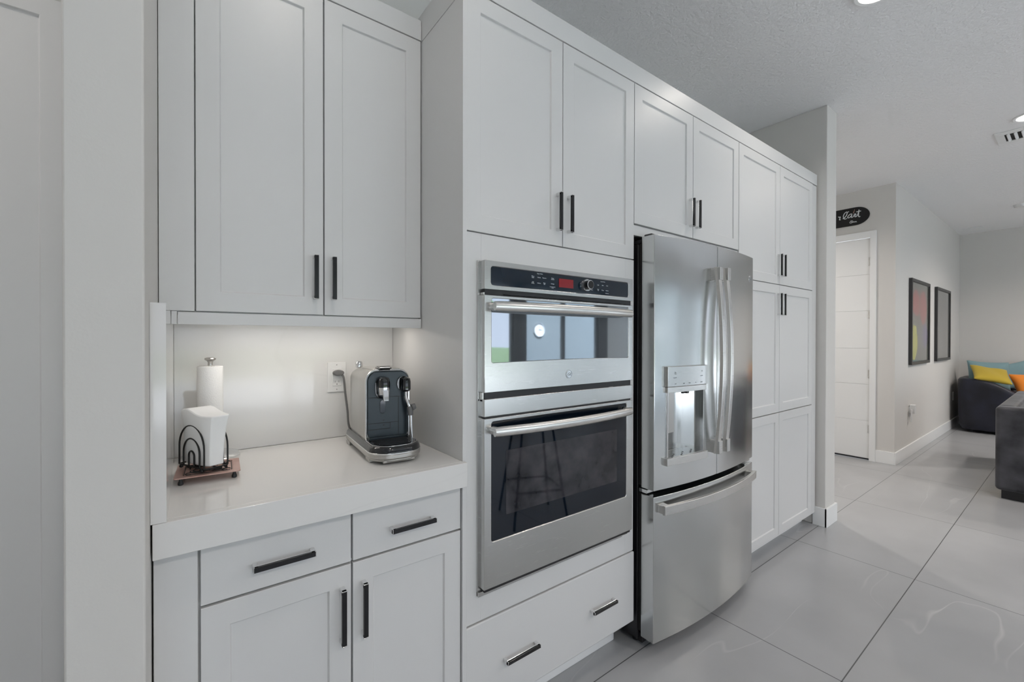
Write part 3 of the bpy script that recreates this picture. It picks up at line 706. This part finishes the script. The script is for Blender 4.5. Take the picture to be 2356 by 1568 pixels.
# coffee spout
def pill(x, z0, z1, r, y0, y1, mi=0, bm_=None):
    bm_ = bm_ or NB(); pts = []
    for k in range(13): pts.append((x+r*cos(pi*k/12), z1-r+r*sin(pi*k/12)))
    for k in range(13): pts.append((x-r*cos(pi*k/12), z0+r-r*sin(pi*k/12)))
    prism_y(bm_, pts, y0, y1, mi); return bm_
bm = pill(-.022, .176, .243, .0245, -.010, -.004); obj('spout_surround', bm, 'blackgloss', t, local=True, bevel=.001)
bm = NB(); lathe(bm, [(.010, .183), (.0185, .190), (.020, .205), (.020, .212)], (-.020, -.022, 0), mi=1); lathe(bm, [(.020, .212), (.020, .226), (.0185, .235), (.014, .241), (.004, .244)], (-.020, -.022, 0), mi=0)
sp_ = obj('coffee_head', bm, ['blackgloss', 'chrome'], t, local=True, smooth=True)
bm = NB(); ringloft(bm, [[(-.020+w*a, y+.006*b_, z) for a, b_ in ((-1, -1), (1, -1), (1, 1), (-1, 1))] for w, y, z in ((.0105, -.034, .206), (.010, -.040, .192), (.0085, -.044, .172))]); obj('spout', bm, 'chrome', sp_, local=True, bevel=.002)
# steam wand
bm = pill(.050, .196, .243, .0225, -.010, -.004); obj('wand_surround', bm, 'blackgloss', t, local=True, bevel=.001)
bm = NB(); lathe(bm, [(.012, .196), (.0165, .201), (.0165, .226), (.014, .236), (.004, .241)], (.056, -.020, 0)); wh = obj('wand_head', bm, 'blackgloss', t, local=True, smooth=True)
bm = NB(); tube(bm, catmull([(.056, -.022, .198), (.054, -.028, .178), (.060, -.035, .158), (.066, -.036, .142)]), .0062, 10); tube(bm, [(.068, -.036, .124), (.071, -.036, .05)], .0066, 12); obj('steam_wand', bm, 'chrome', wh, local=True, smooth=True)
bm = NB(); tube(bm, [(.062, -.036, .150), (.066, -.036, .142), (.068, -.036, .122)], [.008, .0098, .0085], 12); cyl(bm, (.070, -.040, .146), (.082, -.040, .150), .0105, .009, 16); obj('wand_grip', bm, 'plug', wh, local=True, smooth=True)
# cup imprint on the front and lever on top
bm = pill(-.020, .130, .172, .0095, -.0078, -.0055); obj('capsule_emblem', bm, 'blackgloss', fp, local=True, bevel=.0008)
bm = NB(); ringloft(bm, [[(x, y, z) for x, y in rr_xy(-.046-s, .052+s, .02, .19, .01, .02)] for z, s in ((.256, 0), (.264, 0), (.266, -.004))]); obj('top_cover', bm, 'coffeegrey', t, local=True, smooth=True)
bm = NB(); ringloft(bm, [[(x-w, y, z), (x+w, y, z), (x+w, y, z+h), (x-w, y, z+h)] for x, y, z, w, h in ((-.014, .06, .262, .014, .007), (-.014, .03, .265, .018, .009), (-.012, .005, .268, .021, .007), (-.010, -.010, .266, .020, .004))]); obj('lever', bm, 'blackgloss', t, local=True, bevel=.002)
bm = NB(); lathe(bm, [(.004, .263), (.013, .266), (.014, .276), (.010, .284), (.003, .286)], (-.058, .16, 0)); obj('tank_knob', bm, 'chrome', t, local=True, smooth=True)

# outlet in the nook
t = thing('wall_outlet', 'white double socket on the nook wall beside the coffee machine', 'outlet', (.468, YB-.014, 1.22))
yo = YB-.014
bm = NB(); bx(bm, .4335, .5035, yo-.005, yo, 1.162, 1.279); obj('plate', bm, 'white', t, bevel=.002)
bm = NB(); bx(bm, .4515, .4855, yo-.0075, yo-.004, 1.186, 1.255)
pz = obj('socket_insert', bm, 'white', t, bevel=.0015)
for xa in (.4605, .4745):
    bm = NB(); bx(bm, xa, xa+.0013, yo-.008, yo-.007, 1.200, 1.207); obj('slot', bm, 'plug', pz)
bm = NB(); cyl(bm, (.468, yo-.0072, 1.193), (.468, yo-.008, 1.193), .0022, n=12); obj('slot', bm, 'plug', pz)
for za in (1.1725, 1.2685):
    bm = NB(); cyl(bm, (.468, yo-.0048, za), (.468, yo-.0056, za), .0018, n=10); obj('screw', bm, 'plug', t)
t = thing('power_cord', 'grey plug and thick cord running down behind the coffee machine', 'cord', (.468, yo-.02, 1.235))
bm = NB(); ringloft(bm, [[(.470+a*.021*k, yo-.009-d, 1.238+b_*.0115*k) for a, b_ in ((cos(2*pi*j/16), sin(2*pi*j/16)) for j in range(16))] for d, k in ((0, .8), (.006, 1), (.016, 1), (.022, .8))])
obj('plug', bm, 'plug', t, smooth=True)
bm = NB(); tube(bm, catmull([(.482, yo-.022, 1.234), (.489, yo-.026, 1.215), (.494, yo-.026, 1.16), (.502, yo-.028, 1.09), (.505, yo-.03, 1.04), (.515, yo-.03, 1.0)]), .0042, 8); obj('cable', bm, 'plug', t, smooth=True)

# paper towels
t = thing('paper_towel_holder', 'steel paper towel stand with round weighted foot in nook corner', 'paper towel holder', (.057, 1.688, cz))
bm = NB(); lathe(bm, [(.079, 0), (.081, .004), (.081, .012), (.077, .017), (.066, .020), (.030, .023), (.006, .024)], (.057, 1.688, cz)); obj('foot', bm, 'chrome', t, smooth=True)
bm = NB(); cyl(bm, (.057, 1.688, cz+.02), (.057, 1.688, cz+.322), .005, n=16); obj('rod', bm, 'chrome', t, smooth=True)
bm = NB(); lathe(bm, [(.007, .302), (.0068, .312), (.009, .317), (.0145, .320), (.0158, .3235), (.0145, .3265), (.008, .328)], (.057, 1.688, cz)); obj('finial', bm, 'coffeegrey', t, smooth=True)
bm = NB(); n = 40; prof = [(.0335, .0255), (.0345, .028), (.0345, .298), (.0335, .300), (.013, .300), (.012, .296), (.012, .0255)]
rings = [[(.057+(r + (.0006*sin(7*2*pi*i/n) if r > .03 else 0))*cos(2*pi*i/n), 1.688+r*sin(2*pi*i/n), cz+z) for i in range(n)] for r, z in prof]
ringloft(bm, rings+[rings[0]], cap=False)
o = obj('paper_towel_roll', bm, 'paper', None, smooth=True, loc=(.057, 1.688, cz+.0255)); tag(o, 'nearly used white paper towel roll on the steel stand', 'paper towel')

# copper tray
t = thing('trivet', 'pink copper square trivet with pierced scroll pattern on small black feet', 'trivet', (.0465, 1.497, cz), R(-3))
z0 = .019
bm = NB(); hs = .0745
ringloft(bm, [[(x, y, z) for x, y in rr_xy(-s, s, -s, s, .006, .006, 4)] for z, s in ((z0, hs), (z0+.003, hs), (z0+.003, hs-.017), (z0+.001, hs-.0175), (z0+.001, hs-.021), (z0+.0025, hs-.0215))], cap=True)
pl = obj('plate', bm, 'copper', t, local=True)
bm = NB()
for k in range(4):
    for (r0, ph) in ((.030, 0), (.022, .5), (.040, .2)):
        a0 = k*pi/2+ph; pts = [((r0+.010*sin(3*u))*cos(a0+u*1.25), (r0+.010*sin(3*u))*sin(a0+u*1.25), z0+.0032) for u in [i/12 for i in range(13)]]
        tube(bm, pts, [.0005+.0018*sin(pi*i/12) for i in range(13)], 6)
    a0 = k*pi/2+pi/4; c = .058
    pts = [(c*cos(a0)+.010*cos(u*5), c*sin(a0)+.010*sin(u*5), z0+.0032) for u in [i/12 for i in range(13)]]; tube(bm, pts, .0013, 6)
for s in (-1, 1):
    bx(bm, s*.054-.001, s*.054+.001, -.05, .05, z0+.0022, z0+.0036); bx(bm, -.05, .05, s*.054-.001, s*.054+.001, z0+.0022, z0+.0036)
obj('pierced_scrollwork', bm, 'gap', pl, local=True)
for sx in (-1, 1):
    for sy2 in (-1, 1):
        bm = NB(); lathe(bm, [(.0035, z0), (.004, .012), (.0062, .007), (.0065, .002), (.005, 0)], (sx*.060, sy2*.060, 0), n=16); obj('foot', bm, 'black', t, local=True, smooth=True)
# napkin holder
zt_ = cz+z0+.0045
t = thing('napkin_holder', 'black wire napkin holder with nested arch sides on the trivet', 'napkin holder', (.0345, 1.503, zt_), R(-64))
def arch_side(y):
    bm_ = NB()
    for hw, h in ((.062, .124), (.040, .088), (.0135, .053)):
        r = hw; pts = [(-hw, y, .010)] + [(-hw*cos(pi*k/16), y, h-min(r, h*.62)+min(r, h*.62)*sin(pi*k/16)) for k in range(17)] + [(hw, y, .010)]
        tube(bm_, pts, .0024, 8)
    return bm_
for y in (-.0305, .0305): obj('arched_side', arch_side(y), 'wire', t, local=True, smooth=True)
bm = NB(); P = [(x, y, .010) for x, y in rr_xy(-.066, .066, -.0305, .0305, .006, .006, 3)]; tube(bm, P+[P[0]], .0022, 8)
tube(bm, [(-.066, 0, .010), (.066, 0, .010)], .002, 8); obj('base_frame', bm, 'wire', t, local=True, smooth=True)
for sx in (-1, 1):
    for sy2 in (-1, 1):
        bm = NB(); lathe(bm, [(.001, 0), (.0045, .002), (.0052, .005), (.0035, .009), (.002, .0105)], (sx*.052, sy2*.0305, 0), n=14); obj('foot', bm, 'wire', t, local=True, smooth=True)
# napkins
bm = NB(); nx, nz = 10, 8; G_ = {}
def npt(i, j, s):
    u, v = i/nx, j/nz; x = -.058+.124*u
    z = .004+(.138+.016*math.exp(-((u-.30)/.28)**2))*v
    th = (.0262+.0045*sin(pi*v)*sin(pi*u))*(1-.35*(abs(2*u-1)**6)) * (1-.10*v**3)
    return (x + .030*v*v*(u-.5), s*th*(1+.45*v**3)+.002*(v**2), z)
fr_ = [[bm.verts.new(npt(i, j, -1)) for j in range(nz+1)] for i in range(nx+1)]; bk = [[bm.verts.new(npt(i, j, 1)) for j in range(nz+1)] for i in range(nx+1)]
for i in range(nx):
    for j in range(nz):
        bm.faces.new((fr_[i][j], fr_[i+1][j], fr_[i+1][j+1], fr_[i][j+1])); bm.faces.new((bk[i][j], bk[i][j+1], bk[i+1][j+1], bk[i+1][j]))
    for j in (0, nz): bm.faces.new((fr_[i][j], bk[i][j], bk[i+1][j], fr_[i+1][j]))
for j in range(nz):
    for i in (0, nx): bm.faces.new((fr_[i][j], fr_[i][j+1], bk[i][j+1], bk[i][j]))
o = obj('napkin_stack', bm, 'napkin', None, local=True, loc=(.0345, 1.503, zt_+.011), bevel=.003, smooth=True); o.rotation_euler = (0, 0, R(-64))
tag(o, 'thick wad of white paper napkins standing in the wire holder', 'napkins')

# ------------------------------------------------------------------ ceiling fittings
cl = None
LB = ['round lit recessed ceiling light nearest the camera above the refrigerator', 'round lit recessed ceiling light at the right edge beside the air vent']
for i, (x, y) in enumerate(LIGHTS_XY):
    lab = LB[i] if i < 2 else ['added unseen ceiling light above the coffee nook', 'added unseen ceiling light over the kitchen floor', 'added unseen ceiling light over the bar stool', 'added unseen ceiling light near the clock wall', 'added unseen ceiling light over the sofa side of the living room', 'added unseen ceiling light near the far living room wall', 'added unseen ceiling light in the hallway', 'added unseen ceiling light left of the coffee nook'][i-2]
    t = thing('ceiling_light', lab, 'ceiling light', (x, y, H3-.01), group='recessed ceiling lights')
    bm = NB(); n = 40
    rings = [[(r*cos(2*pi*k/n), r*sin(2*pi*k/n), z) for k in range(n)] for r, z in ((.098, .0099), (.098, .005), (.092, .001), (.078, .003), (.072, .0099))]
    ringloft(bm, rings, cap=False); obj('trim_ring', bm, 'trim', t, local=True, smooth=True)
    bm = NB(); lathe(bm, [(.072, .0095), (.072, .0075), (.05, .0065), (.002, .006)], n=n); obj('diffuser', bm, 'lamp', t, local=True, smooth=True)
t = thing('air_vent', 'white slotted air vent in the ceiling at the right edge', 'vent', (5.53, .18, H3-.012))
bm = NB(); x0, x1, y0, y1 = 5.36, 5.70, -.12, .47
bx(bm, x0, x0+.07, y0, y1, H3-.008, H3-.0005); bx(bm, x1-.07, x1, y0, y1, H3-.008, H3-.0005); bx(bm, x0+.07, x1-.07, y1-.05, y1, H3-.008, H3-.0005); bx(bm, x0+.07, x1-.07, y0, y0+.05, H3-.008, H3-.0005)
obj('frame', bm, 'trim', t, bevel=.002)
bm = NB(); bx(bm, x0+.07, x1-.07, y0+.05, y1-.05, H3-.002, H3-.0008); obj('duct_opening', bm, 'gap', t)
for k in range(12):
    yy = y0+.07+k*.040; bm = NB(); ringloft(bm, [[(x, yy, H3-.003), (x, yy+.004, H3-.003), (x, yy+.018, H3-.012), (x, yy+.014, H3-.013)] for x in (x0+.072, x1-.072)]); obj('slat', bm, 'trim', t)
bm = NB(); cyl(bm, (8.42, .50, H3-.035), (8.42, .50, H3), .06, .07, 32); o = obj('smoke_detector', bm, 'white', None, smooth=True); tag(o, 'small round smoke detector on the far ceiling at the right edge', 'smoke detector')
bm = NB(); bx(bm, 9.55, 9.72, .95, 1.16, H3-.008, H3); o = obj('ceiling_speaker_plate', bm, 'trim', None, bevel=.002); tag(o, 'small flat white cover plate on the ceiling near the far corner', 'cover plate')

# ------------------------------------------------------------------ hallway sign and pictures
t = thing('skateboard_sign', 'black skateboard deck with white handwriting above the hall door', 'sign', (6.15, 1.87, 2.79))
bm = NB(); pts = []
yc0, yc1, hz_ = 1.474, 2.27, .103
for k in range(17): a = -pi/2+pi*k/16; pts.append((yc0+.13-.13*cos(a), 2.788+hz_*sin(a)))
for k in range(17): a = pi/2-pi*k/16; pts.append((yc1-.13+.13*cos(a), 2.788+hz_*sin(a)))
ringloft(bm, [[(x, y, 2.788+(z-2.788)*s) for y, z in pts] for x, s in ((6.160, .97), (6.157, 1), (6.150, 1), (6.147, .98))])
obj('deck', bm, 'deckblack', t, smooth=True)
strokes = {'n': [(1.767, 2.817), (1.758, 2.806), (1.751, 2.813), (1.748, 2.804), (1.756, 2.782), (1.752, 2.775), (1.744, 2.779)],
 'l': [(1.724, 2.783), (1.711, 2.788), (1.69, 2.812), (1.682, 2.839), (1.684, 2.853), (1.695, 2.852), (1.71, 2.836), (1.718, 2.812), (1.715, 2.789), (1.703, 2.775), (1.684, 2.78)],
 'ap': [(1.675, 2.848), (1.665, 2.856)],
 'a': [(1.634, 2.816), (1.648, 2.822), (1.666, 2.81), (1.676, 2.793), (1.671, 2.782), (1.653, 2.788), (1.636, 2.811), (1.642, 2.795), (1.638, 2.78), (1.621, 2.79), (1.612, 2.814), (1.599, 2.809), (1.607, 2.794), (1.608, 2.781), (1.593, 2.784), (1.579, 2.812), (1.57, 2.855), (1.573, 2.821), (1.575, 2.786), (1.569, 2.772), (1.558, 2.776)],
 't': [(1.596, 2.834), (1.552, 2.836)],
 'b': [(1.642, 2.745), (1.652, 2.733), (1.656, 2.721), (1.642, 2.716), (1.629, 2.728), (1.631, 2.74), (1.642, 2.737), (1.639, 2.724), (1.626, 2.721), (1.618, 2.729), (1.616, 2.719), (1.608, 2.727), (1.603, 2.718), (1.598, 2.728), (1.591, 2.715)]}
bm = NB()
for k, s in strokes.items():
    tube(bm, catmull([(6.1465, y, z) for y, z in s], 4) if len(s) > 2 else [(6.1465, y, z) for y, z in s], .0024 if k == 'b' else .0042, 6)
obj('handwriting', bm, 'whitepaint', t)
bm = NB(); tube(bm, [(6.1468, 1.611, 2.868), (6.1468, 1.622, 2.825)], [.0015, .005], 6); obj('pink_mark', bm, 'pinkpaint', t)

def picture(name, x0, x1, z0, z1, label):
    t_ = thing(name, label, 'picture', ((x0+x1)/2, 1.25, z0), group='framed pictures on the living wall')
    bm_ = NB(); y0, y1, fw_ = 1.219, 1.250, .035
    bx(bm_, x0, x0+fw_, y0, y1, z0, z1); bx(bm_, x1-fw_, x1, y0, y1, z0, z1); bx(bm_, x0+fw_, x1-fw_, y0, y1, z0, z0+fw_); bx(bm_, x0+fw_, x1-fw_, y0, y1, z1-fw_, z1)
    obj('frame', bm_, 'framegrey', t_, bevel=.002)
    return t_
def art_mat(name, base, blobs):
    m_ = mat(name, base, .12, Coat_Weight=.6, Coat_Roughness=.03); b_ = m_.node_tree.nodes['Principled BSDF']
    t_ = N(m_, 'ShaderNodeTexCoord'); s_ = N(m_, 'ShaderNodeSeparateXYZ'); ns = N(m_, 'ShaderNodeTexNoise'); ns.inputs['Scale'].default_value = 3.5
    Lk(m_, t_.outputs['Generated'], s_.inputs[0]); Lk(m_, t_.outputs['Generated'], ns.inputs['Vector'])
    prev = None
    for (bx_, bz_, rx, rz, col) in blobs:
        def mt2(op, a, c):
            nd = N(m_, 'ShaderNodeMath', operation=op)
            for i_, q_ in enumerate((a, c)):
                if isinstance(q_, (int, float)): nd.inputs[i_].default_value = q_
                else: Lk(m_, q_, nd.inputs[i_])
            return nd.outputs[0]
        dx = mt2('DIVIDE', mt2('SUBTRACT', s_.outputs['X'], bx_), rx); dz = mt2('DIVIDE', mt2('SUBTRACT', s_.outputs['Z'], bz_), rz)
        d2 = mt2('ADD', mt2('MULTIPLY', dx, dx), mt2('MULTIPLY', dz, dz)); d3 = mt2('ADD', d2, mt2('MULTIPLY', ns.outputs[0], 1.6))
        lt = mt2('LESS_THAN', d3, 1.75)
        mi_ = N(m_, 'ShaderNodeMix', data_type='RGBA'); Lk(m_, lt, mi_.inputs[0]); mi_.inputs[7].default_value = (*col, 1)
        if prev is None: mi_.inputs[6].default_value = (*base, 1)
        else: Lk(m_, prev, mi_.inputs[6])
        prev = mi_.outputs[2]
    if prev: Lk(m_, prev, b_.inputs['Base Color'])
    return m_
M['art1'] = art_mat('abstract_blob_print', (.16, .165, .14), [(.25, .74, .22, .17, (.42, .085, .075)), (.68, .70, .20, .22, (.42, .085, .075)), (.17, .24, .17, .22, (.50, .50, .05)), (.80, .32, .16, .17, (.16, .13, .27))])
M['art2'] = art_mat('grey_faded_print', (.15, .15, .145), [(.35, .3, .15, .2, (.19, .19, .20)), (.65, .7, .22, .2, (.13, .13, .13))])
t = picture('framed_picture', 6.750, 7.720, 1.070, 2.090, 'black framed abstract print with red, yellow and purple blobs')
bm = NB(); bx(bm, 6.786, 7.684, 1.232, 1.238, 1.106, 2.054); obj('artwork', bm, 'art1', t)
t = picture('framed_picture', 8.170, 9.135, 1.070, 2.090, 'black framed dim grey print nearer the room corner')
bm = NB(); bx(bm, 8.206, 9.099, 1.232, 1.238, 1.106, 2.054); obj('artwork', bm, 'art2', t)

t = thing('wall_outlet', 'white socket with plug-in adapter low on the living wall', 'outlet', (6.82, 1.25, .50))
bm = NB(); bx(bm, 6.78, 6.85, 1.245, 1.2505, .46, .58); obj('plate', bm, 'white', t, bevel=.001)
bm = NB(); bx(bm, 6.79, 6.87, 1.20, 1.245, .50, .60); obj('adapter', bm, 'white', t, bevel=.003)
bm = NB(); bx(bm, 6.74, 6.765, 1.215, 1.228, .41, .55); bx(bm, 6.765, 6.79, 1.215, 1.228, .53, .55); obj('hanging_clip', bm, 'white', t, bevel=.002)
bm = NB(); bx(bm, 9.55, 9.62, 1.244, 1.2505, .42, .55); o = obj('wall_outlet', bm, 'white', None, bevel=.002); tag(o, 'white socket near the far corner behind the dark loveseat', 'outlet')

# ------------------------------------------------------------------ living room seating
t = thing('loveseat', 'black velvet loveseat with rounded sloping arm in the far corner', 'sofa', (9.65, .75, 0))
# shell path, starting at the near arm front, round the back, to the far arm
path = [((9.235, .42), .50), ((9.215, .55), .60), ((9.20, .70), .71), ((9.19, .82), .765), ((9.19, .95), .79), ((9.195, 1.05), .80), ((9.24, 1.13), .80), ((9.34, 1.17), .80), ((9.65, 1.18), .80), ((9.92, 1.17), .80), ((10.01, 1.12), .80), ((10.03, 1.02), .79), ((10.03, .75), .72), ((10.03, .42), .50)]
bm = NB(); rings = []
for i, ((px, py), h) in enumerate(path):
    a = path[max(0, i-1)][0]; b_ = path[min(len(path)-1, i+1)][0]; d = Vector((b_[0]-a[0], b_[1]-a[1], 0)).normalized(); nrm = Vector((-d.y, d.x, 0))   # outward
    if i == 0: pass
    c = Vector((px, py, 0)); cc = Vector((9.62, .7, 0))
    if (c-cc).dot(nrm) < 0: nrm = -nrm
    rings.append([tuple(c+nrm*o_+Vector((0, 0, z))) for o_, z in ((-.03, .03), (-.005, .10), (.0, h*.55), (.012, h-.05), (.0, h-.008), (-.05, h), (-.10, h-.01), (-.115, h-.05), (-.12, h*.55), (-.12, .03))])
ringloft(bm, rings); obj('arm_and_back_shell', bm, 'velvetdark', t, smooth=True, sub=1)
bm = NB(); bx(bm, 9.31, 9.92, .40, 1.06, .06, .30); obj('seat_base', bm, 'velvetdark', t, bevel=.03)
bm = NB(); bx(bm, 9.312, 9.918, .36, 1.055, .305, .45); obj('seat_cushion', bm, 'velvetdark', t, bevel=.04, segs=4)
for (x, y) in ((9.33, .45), (9.9, .45), (9.33, 1.02), (9.9, 1.02)):
    bm = NB(); cyl(bm, (x, y, 0), (x, y, .07), .02, .025); obj('leg', bm, 'black', t, smooth=True)

def pillow_bm(w_, h_, th, n=14, sag=0.):
    bm_ = NB(); F = {}
    for s in (-1, 1):
        for i in range(n+1):
            for j in range(n+1):
                u, v = 2*i/n-1, 2*j/n-1
                pin = 1-.10*(1-abs(u)**2)*abs(v)**3 - 0
                pin2 = 1-.10*(1-abs(v)**2)*abs(u)**3
                x = u*w_/2*pin2; z = v*h_/2*pin
                e = max(0, (1-u**4)*(1-v**4))**.55
                y = s*th/2*e + .004*sin(5*u+3*v)*e
                z -= sag*(1-abs(u))*max(0, v)
                if s == 1 and (i in (0, n) or j in (0, n)): F[s, i, j] = F[-1, i, j]
                else: F[s, i, j] = bm_.verts.new((x, y, z))
    for s in (-1, 1):
        for i in range(n):
            for j in range(n):
                bm_.faces.new((F[s, i, j], F[s, i+1, j], F[s, i+1, j+1], F[s, i, j+1]))
    return bm_
def pillow(name, mt_, loc, rot, w_, h_, th, label, sag=0., group='scatter cushions on the far loveseat'):
    o_ = obj(name, pillow_bm(w_, h_, th, sag=sag), mt_, None, local=True, loc=loc, smooth=True, sub=1); o_.rotation_euler = rot
    tag(o_, label, 'cushion', group); return o_
pillow('scatter_cushion', 'teal', (9.66, .885, .83), (R(-14), R(3), R(-62)), .50, .46, .13, 'teal cushion leaning at the left end of the far loveseat')
pillow('scatter_cushion', 'teal', (9.92, .68, .83), (R(-14), R(-8), R(-58)), .46, .44, .12, 'teal cushion half hidden behind the other teal one', sag=.02)
pillow('scatter_cushion', 'yellow', (9.40, .84, .86), (R(-60), R(10), R(-70)), .42, .40, .10, 'mustard yellow cushion flopped over the loveseat arm', sag=.03)
pillow('scatter_cushion', 'orange', (9.50, .43, .72), (R(-18), R(-10), R(-55)), .46, .44, .15, 'bright orange cushion at the right edge on the far loveseat', sag=.03)

t = thing('sofa', 'boxy charcoal velvet sofa end at the right edge of the picture', 'sofa', (6.6, 0, 0))
bm = NB(); bx(bm, 5.585, 5.72, -.50, .470, .075, .795); obj('near_arm', bm, 'velvetgrey', t, bevel=.03, segs=4)
bm = NB(); bx(bm, 5.722, 7.50, .355, .470, .075, .795); obj('back', bm, 'velvetgrey', t, bevel=.03, segs=4)
bm = NB(); bx(bm, 7.365, 7.50, -.50, .353, .075, .795); obj('far_arm', bm, 'velvetgrey', t, bevel=.03, segs=4)
bm = NB(); bx(bm, 5.722, 7.363, -.50, .353, .075, .28); obj('seat_base', bm, 'velvetgrey', t, bevel=.02)
for a, c in ((5.724, 6.54), (6.545, 7.36)):
    bm = NB(); bx(bm, a, c, -.50, .35, .285, .43); obj('seat_cushion', bm, 'velvetgrey', t, bevel=.035, segs=4)
bm = NB(); bx(bm, 5.63, 7.46, -.46, .435, 0, .075); obj('plinth', bm, 'black', t)
pillow('scatter_cushion', 'greyfab', (5.98, .16, .665), (R(-15), 0, R(-30)), .42, .42, .13, 'light grey cushion inside the boxy charcoal sofa', group=None)

# ------------------------------------------------------------------ things seen in the oven glass
t = thing('bar_stool', 'black metal bar stool reflected in the lower oven glass', 'bar stool', (2.12, -.22, 0), R(20))
bm = NB(); ringloft(bm, [[(x, y, z) for x, y in rr_xy(-.2*k, .2*k, -.19*k, .19*k, .06, .06)] for z, k in ((.70, .94), (.71, 1), (.735, 1), (.75, .96))]); obj('seat', bm, 'black', t, local=True, smooth=True)
for sx in (-1, 1):
    for sy2 in (-1, 1):
        bm = NB(); tube(bm, [(sx*.12, sy2*.11, .70), (sx*.21, sy2*.20, 0)], .009, 10); obj('leg', bm, 'wire', t, local=True, smooth=True)
bm = NB(); k = .178; zz_ = .25
for a, b_ in (((-1, -1), (1, -1)), ((1, -1), (1, 1)), ((1, 1), (-1, 1)), ((-1, 1), (-1, -1))):
    tube(bm, [(a[0]*k, a[1]*k*.94, zz_), (b_[0]*k, b_[1]*k*.94, zz_)], .007, 8)
obj('footrest', bm, 'wire', t, local=True)
t = thing('wall_clock', 'round white wall clock reflected in the upper oven glass', 'clock', (7.96, -7.0, 1.62))
bm = NB(); n = 40; rings = [[(7.96+r*cos(2*pi*i/n), y, 1.62+r*sin(2*pi*i/n)) for i in range(n)] for r, y in ((.20, -6.998), (.20, -6.965), (.185, -6.96), (.18, -6.98))]
ringloft(bm, rings, cap=False); obj('rim', bm, 'chrome', t, smooth=True)
bm = NB(); cyl(bm, (7.96, -6.997, 1.62), (7.96, -6.982, 1.62), .182, n=n); obj('face', bm, 'clockface', t)
bm = NB(); bx(bm, 7.955, 7.965, -6.98, -6.977, 1.60, 1.74); obj('minute_hand', bm, 'black', t)
bm = NB(); bx(bm, 7.955, 8.05, -6.976, -6.974, 1.615, 1.627); obj('hour_hand', bm, 'black', t)

# ------------------------------------------------------------------ outdoors, seen only in reflections
bm = NB(); bx(bm, -30, 40, -60, -14.0, -.12, -.06); struct('ground', bm, 'lawn')
bm = NB(); bx(bm, -30, 40, -14, -5.0, -.12, -.06); bx(bm, 10.6, 40, -5.0, 20, -.12, -.06); bx(bm, -30, -3.2, -5.0, 20, -.12, -.06); struct('ground_patio', bm, 'patio')  # unseen pale paving, added to bounce neutral daylight up to the ceiling
for i, (x, y, s) in enumerate(((1.0, -20, 1.2), (7.5, -24, 1.4), (14, -22, 1.2), (-6, -22, 1.3))):
    t = thing('garden_tree', ['leafy tree outside the middle of the glass doors', 'tallest leafy tree outside the glass doors', 'leafy tree outside beyond the living room', 'leafy tree outside towards the kitchen side'][i], 'tree', (x, y, -.06), group='trees beyond the glass doors')
    bm = NB(); tube(bm, [(0, 0, 0), (.1, 0, 1.2*s), (0, .1, 2.6*s)], [.22*s, .16*s, .08*s], 10); obj('trunk', bm, 'bark', t, local=True, smooth=True)
    bm = NB(); rnd = random.Random(i)
    for k in range(420):
        a = rnd.uniform(0, 2*pi); rr_ = 1.7*s*math.sqrt(rnd.random()); z = 3.2*s+rnd.uniform(-1.1, 1.3)*s*(1-(rr_/(2.1*s))**2)
        c = Vector((rr_*cos(a), rr_*sin(a), z)); e = Euler((rnd.uniform(0, 6), rnd.uniform(0, 6), rnd.uniform(0, 6))).to_matrix(); q_ = .28*s
        vs = [bm.verts.new(c+e@Vector(p)) for p in ((-q_, 0, 0), (0, -q_*.5, .05), (q_, 0, 0), (0, q_*.5, .05))]; bm.faces.new(vs)
    obj('foliage', bm, 'leaf', t, local=True)
